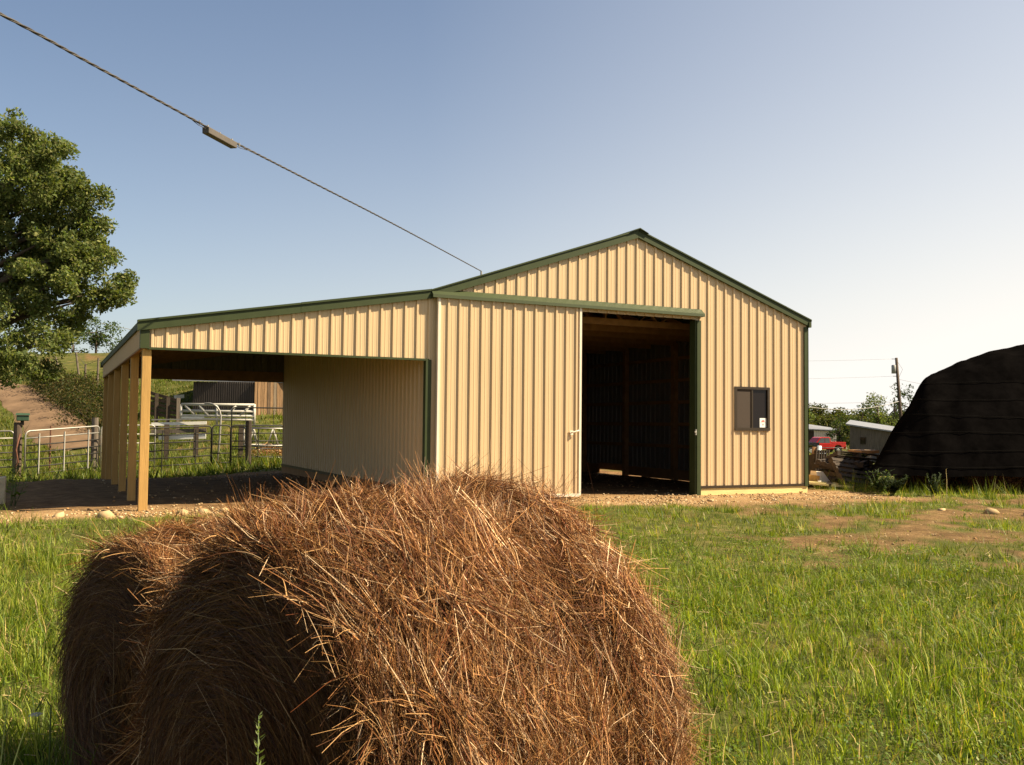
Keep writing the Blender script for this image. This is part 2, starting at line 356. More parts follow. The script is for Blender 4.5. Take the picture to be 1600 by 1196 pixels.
# ------------------------------------------------------------------ THE BARN
WB, LB, DB = 9.144, 4.877, 12.02
HE, HP, HL, HF = 3.90, 5.47, 3.07, 2.63
def roof_z(x):
    if x >= 0: return HE + (HP-HE)*(1-abs(x-WB/2)/(WB/2))
    return HE + (HE-HL)*x/LB
barn = empty('pole_barn', (0, 0, 0), 'tan metal barn with green trim, half open sliding door and open lean-to', 'barn')
RIB = 0.2286
def rib_pts(a, b, phase=0.0):       # profile points (u, height) between a and b
    pts = {round(a, 5), round(b, 5)}
    hs = []
    k0 = int(math.floor((a-phase)/RIB))-1; k1 = int(math.ceil((b-phase)/RIB))+1
    for k in range(k0, k1+1):
        c = phase + k*RIB
        for du, h in ((-0.030, 0), (-0.018, 0.027), (0.018, 0.027), (0.030, 0),
                      (0.064, 0), (0.072, 0.0035), (0.082, 0.0035), (0.090, 0), (0.139, 0), (0.147, 0.0035), (0.157, 0.0035), (0.165, 0)):
            hs.append((c+du, h))
    hs.sort(); us = np.array([h[0] for h in hs]); vs = np.array([h[1] for h in hs])
    inner = [u for u in us if a+1e-4 < u < b-1e-4]
    return [(u, float(np.interp(u, us, vs))) for u in [a]+inner+[b]]
def sheet(patches, P, phase=0.0, flip=False):
    """patches: (a, b, zbot, ztop function).  P(u, h, z) -> world point."""
    mb = MB()
    for a, b, zb, zt in patches:
        pr = rib_pts(a, b, phase)
        n = len(mb.v)
        for u, h in pr:
            mb.v.append(P(u, h, zb(u) if callable(zb) else zb)); mb.v.append(P(u, h, zt(u) if callable(zt) else zt))
        for i in range(len(pr)-1): mb.f.append((n+2*i+1, n+2*i+3, n+2*i+2, n+2*i) if flip else (n+2*i, n+2*i+2, n+2*i+3, n+2*i+1))
    return mb
front = lambda u, h, z: (u, -h, z)
OPX0, OPX1, OPZ = 3.05, 6.07, 3.72
ZB = 0.17
WX0, WX1, WZ0, WZ1 = 7.12, 8.04, 1.39, 2.30
rz = lambda u: roof_z(u) - 0.03
for k in range(10):
    a, b = k*0.9144, (k+1)*0.9144; cuts = sorted({a, b} | {c for c in (OPX0, OPX1, WX0, WX1) if a < c < b}); pt = []
    for u0, u1 in zip(cuts[:-1], cuts[1:]):
        mid = (u0+u1)/2
        if OPX0 < mid < OPX1: pt.append((u0, u1, OPZ, rz))
        elif WX0 < mid < WX1: pt.append((u0, u1, ZB, WZ0)); pt.append((u0, u1, WZ1, rz))
        else: pt.append((u0, u1, ZB, rz))
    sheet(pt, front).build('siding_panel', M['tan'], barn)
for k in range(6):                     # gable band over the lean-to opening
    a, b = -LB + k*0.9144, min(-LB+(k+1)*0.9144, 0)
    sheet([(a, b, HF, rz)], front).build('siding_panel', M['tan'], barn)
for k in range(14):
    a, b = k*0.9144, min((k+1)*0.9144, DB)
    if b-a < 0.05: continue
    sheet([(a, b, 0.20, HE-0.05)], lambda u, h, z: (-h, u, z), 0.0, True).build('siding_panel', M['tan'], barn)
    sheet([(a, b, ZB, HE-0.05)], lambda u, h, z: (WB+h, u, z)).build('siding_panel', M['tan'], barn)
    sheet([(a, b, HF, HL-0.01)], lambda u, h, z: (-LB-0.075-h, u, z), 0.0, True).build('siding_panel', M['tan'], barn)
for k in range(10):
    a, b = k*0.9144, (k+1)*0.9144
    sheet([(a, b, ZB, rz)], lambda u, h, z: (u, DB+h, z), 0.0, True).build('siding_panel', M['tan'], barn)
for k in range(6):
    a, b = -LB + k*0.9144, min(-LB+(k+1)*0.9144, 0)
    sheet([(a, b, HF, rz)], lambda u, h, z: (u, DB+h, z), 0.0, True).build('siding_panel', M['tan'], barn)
# roof
def slope(xa, za, xb, zb_):
    L_ = math.hypot(xb-xa, zb_-za); dx, dz = (xb-xa)/L_, (zb_-za)/L_
    mb = MB(); pr = rib_pts(-0.10, DB+0.10, 0.0); n = 0
    for u, h in pr:
        mb.v.append((xa - dz*(-h)*-1*0 - dz*h*(1 if True else 0), u, za + abs(dx)*h)); mb.v.append((xb - dz*h, u, zb_ + abs(dx)*h))
    for i in range(len(pr)-1): mb.f.append((2*i, 2*i+1, 2*i+3, 2*i+2))
    return mb
slope(WB/2, HP, WB+0.10, roof_z(WB)-0.034).build('roof_slope', M['green'], barn)
slope(WB/2, HP, -0.02, HE-0.005).build('roof_slope', M['green'], barn)
slope(-0.02, HE-0.005, -LB-0.14, roof_z(-LB-0.14)).build('roof_slope', M['green'], barn)
rc = MB(); rc.prism([(WB/2-0.22, HP-0.045), (WB/2, HP+0.055), (WB/2+0.22, HP-0.045), (WB/2, HP+0.035)], -0.13, DB+0.13); rc.build('ridge_cap', M['green'], barn)
def rake(p, q, y0, y1, h=0.145):
    (x0, z0), (x1, z1) = p, q
    mb = MB(); mb.hexa([(x0, y0, z0-h), (x1, y0, z1-h), (x1, y1, z1-h), (x0, y1, z0-h), (x0, y0, z0+0.02), (x1, y0, z1+0.02), (x1, y1, z1+0.02), (x0, y1, z0+0.02)])
    mb.hexa([(x0, y0-0.012, z0-0.012), (x1, y0-0.012, z1-0.012), (x1, y1+0.05, z1-0.012), (x0, y1+0.05, z0-0.012), (x0, y0-0.012, z0+0.032), (x1, y0-0.012, z1+0.032), (x1, y1+0.05, z1+0.032), (x0, y1+0.05, z0+0.032)])
    return mb
for y0, y1 in ((-0.075, -0.022), (DB+0.022, DB+0.075)):
    rake((WB/2+0.004, HP), (WB+0.11, roof_z(WB)-0.038), y0, y1).build('rake_trim', M['green'], barn)
    rake((0.02, HE), (WB/2-0.004, HP), y0, y1).build('rake_trim', M['green'], barn)
    rake((-LB-0.16, roof_z(-LB-0.16)), (-2.4, roof_z(-2.4)), y0, y1).build('rake_trim', M['green'], barn)
    rake((-2.396, roof_z(-2.396)+0.004), (0.016, HE+0.004), y0, y1).build('rake_trim', M['green'], barn)
MB().box(WB+0.024, WB+0.075, -0.10, DB+0.10, roof_z(WB)-0.19, roof_z(WB)-0.065).build('eave_trim', M['green'], barn)
MB().box(-LB-0.135, -LB-0.10, -0.02, DB+0.02, HL-0.12, HL-0.015).build('eave_trim', M['green'], barn)
# corner trims, base trim, skirt boards
ct = MB(); ct.box(WB-0.07, WB+0.045, -0.045, -0.024, 0.12, HE-0.18); ct.box(WB+0.024, WB+0.045, -0.045, 0.1, 0.12, HE-0.18); ct.build('corner_trim', M['green'], barn)
ct = MB(); ct.box(-0.06, 0.05, -0.036, -0.0235, 0.0, HF-0.004); ct.box(-0.06, -0.045, -0.0235, 0.09, 0.0, HF-0.004); ct.build('corner_trim', M['green'], barn)
ct = MB(); ct.box(-LB-0.11, -LB+0.03, -0.040, -0.024, HF-0.01, HL-0.13); ct.box(-LB-0.11, -LB-0.10, -0.024, 0.10, HF-0.01, HL-0.13); ct.build('corner_trim', M['green'], barn)
MB().box(OPX1+0.10, WB-0.07, -0.034, 0.01, ZB-0.045, ZB+0.012).build('base_trim', M['bronze'], barn)
MB().box(OPX1+0.10, WB+0.03, -0.012, 0.025, -0.06, ZB-0.045).build('skirt_board', M['skirt'], barn)
MB().box(0.05, OPX0, -0.012, 0.025, -0.06, ZB-0.02).build('skirt_board', M['skirt'], barn)
MB().box(-0.012, 0.025, 0.10, DB, -0.06, 0.15).build('skirt_board', M['lumber'], barn)
MB().box(-0.034, 0.01, 0.10, DB, 0.15, 0.215).build('base_trim', M['bronze'], barn)
for y0, y1, z0_, z1_ in ((0.03, 3.4, -0.06, 0.15), (3.404, 6.6, -0.015, 0.26), (6.604, 7.55, 0.0, 0.26), (7.554, 8.9, 0.10, 0.30), (8.904, DB, -0.04, 0.26)):
    MB().box(WB-0.03, WB-0.005, y0, y1, z0_, z1_).build('skirt_board', M['lumber'], barn)
MB().box(0.1, WB-0.1, DB-0.03, DB-0.005, -0.06, ZB-0.02).build('skirt_board', M['lumber'], barn)
MB().box(-LB, 0.0, -0.034, 0.012, HF-0.025, HF+0.012).build('soffit_trim', M['green'], barn)
MB().box(-LB-0.10, -LB-0.04, -0.02, DB, HF-0.022, HF+0.006).build('soffit_trim', M['lumber'], barn)
# door opening jamb
MB().box(OPX1, OPX1+0.10, -0.062, 0.02, -0.05, OPZ-0.02).build('door_jamb', M['green'], barn)
MB().box(OPX1-0.035, OPX1-0.002, -0.035, 0.16, -0.05, OPZ-0.02).build('door_jamb', M['green'], barn)
lt = MB(); lt.box(OPX1-0.05, OPX1-0.02, -0.075, -0.036, 1.26, 1.38); lt.tube([(OPX1-0.035, -0.08, 1.32), (OPX1-0.09, -0.095, 1.32)], 0.012, 6); lt.build('latch', M['steel'], barn)
# track cover over the sliding door
tcv = MB(); tcv.prism([(0, 0)], 0, 0) if False else None
prof = [(-0.024, 3.945), (-0.155, 3.835), (-0.162, 3.775), (-0.150, 3.775), (-0.146, 3.825), (-0.024, 3.928)]
mb = MB(); n = len(prof); x0, x1 = 0.02, 6.20
mb.v += [(x0, y, z) for y, z in prof] + [(x1, y, z) for y, z in prof]
mb.f.append(tuple(range(n-1, -1, -1))); mb.f.append(tuple(range(n, 2*n)))
for i in range(n): mb.f.append((i, (i+1) % n, n+(i+1) % n, n+i))
mb.build('track_cover', M['green'], barn)
for x in (x0, x1): MB().hexa([(x-0.004, -0.155, 3.775), (x+0.004, -0.155, 3.775), (x+0.004, -0.024, 3.775), (x-0.004, -0.024, 3.775), (x-0.004, -0.152, 3.83), (x+0.004, -0.152, 3.83), (x+0.004, -0.024, 3.93), (x-0.004, -0.024, 3.93)]).build('track_end_cap', M['green'], barn)
MB().box(0.1, 6.1, -0.105, -0.075, 3.80, 3.85).build('door_track', M['steel'], barn)
# sliding door
DX0, DX1, DZ0, DZ1, DY = 0.15, 3.19, 0.075, 3.80, -0.095
df = MB()
for z in (0.12, 1.3, 2.5, 3.70): df.box(DX0+0.02, DX1-0.02, DY+0.003, DY+0.045, z, z+0.09)
for x in (DX0+0.02, DX1-0.11): df.box(x, x+0.09, DY+0.006, DY+0.042, DZ0+0.02, DZ1-0.04)
door = df.build('sliding_door', M['lumber'], barn)
dfront = lambda u, h, z: (u, DY-h, z)
for k in range(4):
    a, b = DX0+k*0.9144, min(DX0+(k+1)*0.9144, DX1)
    sheet([(a, b, DZ0, DZ1)], dfront, DX0+0.20).build('door_sheet', M['tan'], door)
MB().box(DX0-0.012, DX0+0.035, DY-0.030, DY+0.05, DZ0-0.02, DZ1-0.02).build('door_edge_trim', M['white_trim'], door)
MB().box(DX1-0.035, DX1+0.012, DY-0.030, DY+0.05, DZ0-0.02, DZ1-0.02).build('door_edge_trim', M['white_trim'], door)
MB().box(DX0+0.035, DX1-0.035, DY-0.032, DY+0.048, DZ0-0.035, DZ0+0.022).build('door_bottom_rail', M['white_trim'], door)
hd = MB(); hd.tube([(2.98, DY-0.02, 1.30), (2.99, DY-0.075, 1.305), (3.08, DY-0.085, 1.325), (3.12, DY-0.08, 1.345)], [0.012, 0.014, 0.017, 0.012], 8); hd.box(2.95, 3.02, DY-0.028, DY-0.021, 1.25, 1.34); hd.build('door_handle', M['white_trim'], door)
# window
wf = MB(); fwid = 0.035
wf.box(WX0-0.03, WX1+0.03, -0.040, 0.05, WZ1-fwid, WZ1+0.02); wf.box(WX0-0.03, WX1+0.03, -0.046, 0.05, WZ0-0.03, WZ0+fwid)
wf.box(WX0-0.03, WX0+fwid, -0.038, 0.05, WZ0+fwid, WZ1-fwid); wf.box(WX1-fwid, WX1+0.03, -0.038, 0.05, WZ0+fwid, WZ1-fwid)
xm = (WX0+WX1)/2
wf.box(xm-0.02, xm+0.02, -0.030, 0.05, WZ0+fwid, WZ1-fwid)
win = wf.build('window', M['bronze'], barn)
MB().box(WX0+fwid, xm-0.02, -0.014, -0.010, WZ0+fwid, WZ1-fwid).build('insect_screen', M['screen'], win)
MB().box(xm+0.02, WX1-fwid, -0.004, 0.002, WZ0+fwid, WZ1-fwid).build('pane', M['glass'], win)
sx0, sx1, sz0, sz1 = WX1-fwid-0.20, WX1-fwid-0.02, WZ0+fwid+0.01, WZ0+fwid+0.215
MB().box(sx0, sx1, -0.008, -0.0045, sz0, sz1).build('sticker', M['paper'], win)
st = MB(); st.box(sx0+0.045, sx1-0.045, -0.0095, -0.0082, sz0+0.125, sz0+0.150); st.box(sx0+0.07, sx1-0.06, -0.0095, -0.0082, sz0+0.155, sz0+0.163); st.build('sticker_red_print', M['print_red'], win)
st = MB(); st.box(sx0+0.02, sx1-0.02, -0.0095, -0.0082, sz0+0.100, sz0+0.106); st.box(sx0+0.075, sx1-0.075, -0.0095, -0.0082, sz0+0.045, sz0+0.078); st.build('sticker_dark_print', M['print_dark'], win)
# posts of the lean-to
for i, y in enumerate((0.09, 2.44, 4.88, 7.32, 9.76, 11.93)):
    pm = MB(); pm.box(-LB-0.068, -LB+0.072, y-0.07, y+0.07, -0.3, HF+0.28)
    pm.build('post', M['post'], barn, bevel=0.006)
MB().box(-LB+0.076, -LB+0.114, -0.0, DB, HF+0.02, HF+0.30).build('beam', M['lumber'], barn)
MB().box(-LB, -0.03, 0.004, 0.042, HF+0.016, HF+0.30).build('beam', M['lumber'], barn)
MB().box(-LB, -0.03, DB-0.05, DB-0.006, HF+0.016, HF+0.30).build('beam', M['lumber'], barn)
for y in np.arange(0.6, DB-0.3, 0.61*2):
    MB().beam((-LB+0.02, y, HL-0.15), (-0.03, y, HE-0.16), 0.04, 0.19).build('rafter', M['lumber'], barn)
for x in np.arange(-LB+0.3, -0.2, 0.62):
    MB().box(x-0.045, x+0.045, 0.05, DB-0.06, roof_z(x)-0.058, roof_z(x)-0.018).build('purlin', M['lumber'], barn)
# framing inside the main bay
for x in (0.09, 2.44, 4.88, 7.0, WB-0.09):
    MB().box(x-0.07, x+0.07, DB-0.20, DB-0.06, -0.3, roof_z(x)-0.15 if 0.5 < x < 8.5 else HE-0.2).build('post', M['lumber'], barn)
for y in (2.44, 4.88, 7.32, 9.76):
    for x in (0.11, WB-0.11): MB().box(x-0.07, x+0.07, y-0.07, y+0.07, -0.3, HE-0.2).build('post', M['lumber'], barn)
for x in (OPX0-0.10, OPX1+0.12): MB().box(x-0.07, x+0.07, 0.05, 0.19, -0.3, roof_z(x)-0.2).build('post', M['lumber'], barn)
for z in (0.9, 1.5, 2.1, 2.7, 3.3):
    MB().box(0.2, WB-0.2, DB-0.058, DB-0.02, z-0.045, z+0.045).build('girt', M['lumber'], barn)
    MB().box(WB-0.058, WB-0.02, 0.05, DB-0.1, z-0.045, z+0.045).build('girt', M['lumber'], barn)
    MB().box(0.02, 0.058, 0.05, DB-0.1, z-0.045, z+0.045).build('girt', M['lumber'], barn)
for z in (0.9, 2.1, 3.3): MB().box(OPX1+0.2, WX0-0.04 if z == 2.1 else WB-0.1, 0.02, 0.058, z-0.045, z+0.045).build('girt', M['lumber'], barn)
def truss(y):
    mb = MB(); zb = HE-0.19
    mb.box(0.06, WB-0.06, y-0.02, y+0.02, zb-0.07, zb+0.07)
    c = WB/2
    mb.beam((0.06, y, HE-0.09), (c, y, HP-0.16), 0.038, 0.14); mb.beam((WB-0.06, y, HE-0.09), (c, y, HP-0.16), 0.038, 0.14)
    for xa, xb in ((c, c), (c-1.4, c), (c+1.4, c), (c-1.4, c-2.4), (c+1.4, c+2.4)):
        mb.beam((xa, y+0.03, zb), (xb, y+0.03, roof_z(xb)-0.2), 0.03, 0.09, (0, 1, 0))
    return mb
for y in np.arange(1.22, DB-0.4, 1.22): truss(y).build('roof_truss', M['lumber'], barn)
for x in list(np.arange(0.4, WB/2, 0.62))+list(np.arange(WB/2+0.3, WB, 0.62)):
    MB().box(x-0.045, x+0.045, 0.05, DB-0.06, roof_z(x)-0.060, roof_z(x)-0.022).build('purlin', M['lumber'], barn)

# ------------------------------------------------------------------ ribbons (hay, grass) and leaf clouds
def ribbons(P0, D0, Nrm, length, width, bend, segs=3, taper=0.4):
    """P0 start, D0 direction, Nrm width axis, bend vector: quadratic curve strips. returns V,F (quads)"""
    n = len(P0); ts = np.linspace(0, 1, segs+1); V = np.zeros((n, segs+1, 2, 3), np.float32)
    for i, tt in enumerate(ts):
        c = P0 + D0*(length*tt)[:, None] + bend*(tt*tt)
        w = (width*(1-(1-taper)*tt))[:, None]*0.5
        V[:, i, 0] = c - Nrm*w; V[:, i, 1] = c + Nrm*w
    base = (np.arange(n)*(segs+1)*2)[:, None]
    F = np.concatenate([base + np.array([[2*i, 2*i+1, 2*i+3, 2*i+2]]) for i in range(segs)], 1).reshape(n, segs, 4).reshape(-1, 4)
    return V.reshape(-1, 3), F
def unit(a): return a/np.maximum(np.linalg.norm(a, axis=-1, keepdims=True), 1e-9)

HAYC = np.array([[0.085, 0.030, 0.008], [0.20, 0.080, 0.021], [0.30, 0.135, 0.040], [0.44, 0.245, 0.095], [0.68, 0.47, 0.27], [0.16, 0.045, 0.013]])
def hay_bale(l0, d0, az, Lb, Rb, ztop, label, n_side, n_face, seed, slump=0.0, rim=0.08):
    rg = np.random.default_rng(seed)
    ax = np.array([*cw(math.sin(az), math.cos(az)), 0]) - np.array([*cw(0, 0), 0]); ax = unit(ax)
    sd = np.array([ax[1], -ax[0], 0]); zz = np.array([0, 0, 1.0])
    c0 = np.array([*cw(l0, d0), ztop-Rb])
    g = empty('hay_bale', (float(c0[0]+ax[0]*Lb/2), float(c0[1]+ax[1]*Lb/2), float(ztop-2*Rb)), label, 'hay bale', 'round hay bales in the foreground')
    def rad(th, s):                   # th from +side over top
        u = s/Lb
        r = Rb*(1 + 0.035*np.sin(math.pi*np.clip(u, 0, 1)) + 0.05*np.exp(-((u-0.90)/0.10)**2) - 0.045*np.exp(-((u-0.66)/0.07)**2)
                - rim*np.exp(-((u+0.0)/0.12)**2))
        r = r*(1 + 0.05*(fbm(th*2.2+seed, s*2.6, seed, 3)-0.5)*2 + 0.060*(fbm(th*6.5+seed, s*9, seed+2, 3)-0.5)*2)
        r = r*(1 + slump*np.maximum(0, -np.sin(th))*np.abs(np.cos(th))*0.9)
        return r
    def pos(th, s, off=0.0):
        r = rad(th, s) + off
        return c0 + ax*s[..., None] + sd*(np.cos(th)*r)[..., None] + zz*(np.sin(th)*r)[..., None]
    # body
    na, ns = 72, 22
    th = np.linspace(0, 2*math.pi, na, endpoint=False); s = np.linspace(0, Lb, ns)
    TH, S = np.meshgrid(th, s, indexing='ij'); V = pos(TH, S, -0.025).reshape(-1, 3)
    I = np.arange(na*ns).reshape(na, ns); I2 = np.roll(I, -1, 0)
    F = [np.stack([I[:, :-1].ravel(), I[:, 1:].ravel(), I2[:, 1:].ravel(), I2[:, :-1].ravel()], 1)]
    nb = len(V); ring_prev = {0: I[:, 0], 1: I[:, -1]}
    for e, s_end in ((0, 0.0), (1, Lb)):
        for q, fr in enumerate((0.8, 0.55, 0.3, 0.06)):
            bul = (1 if e else -1)*(0.05*(1-fr*fr))
            rr = rad(th, np.full(na, s_end))*fr
            P = c0 + ax*(s_end+bul) + sd*(np.cos(th)*rr)[:, None] + zz*(np.sin(th)*rr)[:, None]
            P += (rg.random((na, 3))-0.5)*0.015
            idx = np.arange(len(V), len(V)+na); V = np.concatenate([V, P])
            a, b = ring_prev[e], idx
            F.append(np.stack([a, np.roll(a, -1), np.roll(b, -1), b], 1)); ring_prev[e] = idx
    F = np.concatenate(F)
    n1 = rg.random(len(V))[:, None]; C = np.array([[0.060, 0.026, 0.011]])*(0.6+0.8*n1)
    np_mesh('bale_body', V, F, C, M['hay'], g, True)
    # wrapped strands on the round side
    n = n_side
    kt = 16; nt_ = n//kt; n = nt_*kt
    tth = rg.uniform(-0.45, math.pi+0.45, nt_); ts_ = rg.uniform(-0.01, Lb+0.01, nt_)
    th = np.repeat(tth, kt) + rg.normal(0, 0.035, n)/Rb*0.6; s = np.clip(np.repeat(ts_, kt) + rg.normal(0, 0.016, n), -0.02, Lb+0.02)
    off = np.repeat(rg.uniform(-0.035, 0.028, nt_), kt) + rg.uniform(-0.008, 0.008, n)
    P = pos(th, s, off); er = sd*np.cos(th)[:, None] + zz*np.sin(th)[:, None]; et = -sd*np.sin(th)[:, None] + zz*np.cos(th)[:, None]
    sg = np.repeat(np.where(rg.random(nt_) < 0.5, 1, -1), kt)
    ang = rg.normal(0, 0.17, n) + np.repeat(rg.normal(0, 0.27, nt_), kt) + 2.0*(fbm(th*1.6+seed, s*4.5, seed+9, 3)-0.5)
    wild = rg.random(n) < 0.045; ang = np.where(wild, rg.uniform(-1.4, 1.4, n), ang)
    D = unit(et*(np.cos(ang)*sg)[:, None] + ax*np.sin(ang)[:, None] + er*rg.normal(0.015, 0.07, n)[:, None] + er*(wild*rg.uniform(0, 0.4, n))[:, None])
    ln = rg.uniform(0.03, 0.125, n)*np.where(rg.random(n) < 0.06, 1.9, 1.0); wd = rg.uniform(0.0010, 0.0029, n)
    wax = unit(np.cross(D, er + rg.normal(0, 0.6, (n, 3))))
    bend = -er*(ln**2/(2*Rb)*1.2)[:, None] + rg.normal(0, 0.020, (n, 3)) + np.repeat(rg.normal(0, 0.030, (nt_, 3)), kt, 0)
    ci = rg.choice(6, n, p=[0.26, 0.27, 0.18, 0.12, 0.07, 0.10]); patch = 0.65+0.7*fbm(th*3+seed*2, s*5, seed+4, 3)
    Vs, Fs = ribbons(P, D, wax, ln, wd, bend, 2, 0.45)
    Cs = np.repeat(HAYC[ci]*(rg.uniform(0.7, 1.25, n)*patch*np.repeat(rg.uniform(0.6, 1.35, nt_), kt))[:, None], 6, 0)
    o = np_mesh('straw_strands', Vs, Fs, Cs, M['hay'], g); o['kind'] = 'stuff'
    # strands over both flat ends: spiral lay
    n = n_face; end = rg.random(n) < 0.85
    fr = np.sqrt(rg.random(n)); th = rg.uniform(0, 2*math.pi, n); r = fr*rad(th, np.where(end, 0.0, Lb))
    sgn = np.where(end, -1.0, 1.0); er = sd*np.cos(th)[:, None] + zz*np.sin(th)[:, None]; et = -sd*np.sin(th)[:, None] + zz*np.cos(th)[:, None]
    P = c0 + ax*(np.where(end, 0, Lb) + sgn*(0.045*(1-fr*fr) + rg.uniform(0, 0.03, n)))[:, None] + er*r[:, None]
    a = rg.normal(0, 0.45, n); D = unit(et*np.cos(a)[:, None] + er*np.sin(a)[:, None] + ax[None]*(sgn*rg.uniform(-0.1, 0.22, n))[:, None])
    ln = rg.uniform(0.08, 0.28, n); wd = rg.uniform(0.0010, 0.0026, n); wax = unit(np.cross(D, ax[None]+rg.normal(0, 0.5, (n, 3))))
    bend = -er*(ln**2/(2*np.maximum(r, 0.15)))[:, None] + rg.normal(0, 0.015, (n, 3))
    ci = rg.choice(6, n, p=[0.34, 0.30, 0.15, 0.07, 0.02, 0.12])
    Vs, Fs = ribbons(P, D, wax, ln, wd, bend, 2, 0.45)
    o = np_mesh('straw_strands', Vs, Fs, np.repeat(HAYC[ci]*rg.uniform(0.3, 0.62, n)[:, None], 6, 0), M['hay'], g); o['kind'] = 'stuff'  # end strands tinted darker than the side: shade put into the colour
    # loose fringe sticking out past the rims and off the top
    n = 900; s = np.where(rg.random(n) < 0.65, rg.normal(0.03, 0.05, n), rg.uniform(0, Lb, n)); th = rg.uniform(0.1, math.pi-0.1, n)
    P = pos(th, s, rg.uniform(-0.03, 0.0, n)); er = sd*np.cos(th)[:, None] + zz*np.sin(th)[:, None]; et = -sd*np.sin(th)[:, None] + zz*np.cos(th)[:, None]
    D = unit(et*rg.normal(0, 0.8, n)[:, None] + er*rg.uniform(0.05, 0.75, n)[:, None] - ax*(rg.uniform(-0.3, 1.0, n)*(s < 0.15) + rg.normal(0, 0.4, n))[:, None])
    ln = rg.uniform(0.04, 0.19, n); wd = rg.uniform(0.0010, 0.0028, n); wax = unit(np.cross(D, rg.normal(0, 1, (n, 3))))
    bend = -zz*(ln*rg.uniform(0.0, 0.4, n))[:, None]
    ci = rg.choice(6, n, p=[0.08, 0.2, 0.25, 0.25, 0.17, 0.05])
    Vs, Fs = ribbons(P, D, wax, ln, wd, bend, 3, 0.4)
    o = np_mesh('loose_straw', Vs, Fs, np.repeat(HAYC[ci], 8, 0), M['hay'], g); o['kind'] = 'stuff'
    return g
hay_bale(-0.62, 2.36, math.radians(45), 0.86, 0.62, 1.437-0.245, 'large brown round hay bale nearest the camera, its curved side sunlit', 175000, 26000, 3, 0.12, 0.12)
hay_bale(-1.50, 3.75, math.radians(42), 1.25, 0.55, 1.437-0.45, 'lower round hay bale behind and left of the big one, its end in shadow', 60000, 14000, 5, 0.10)

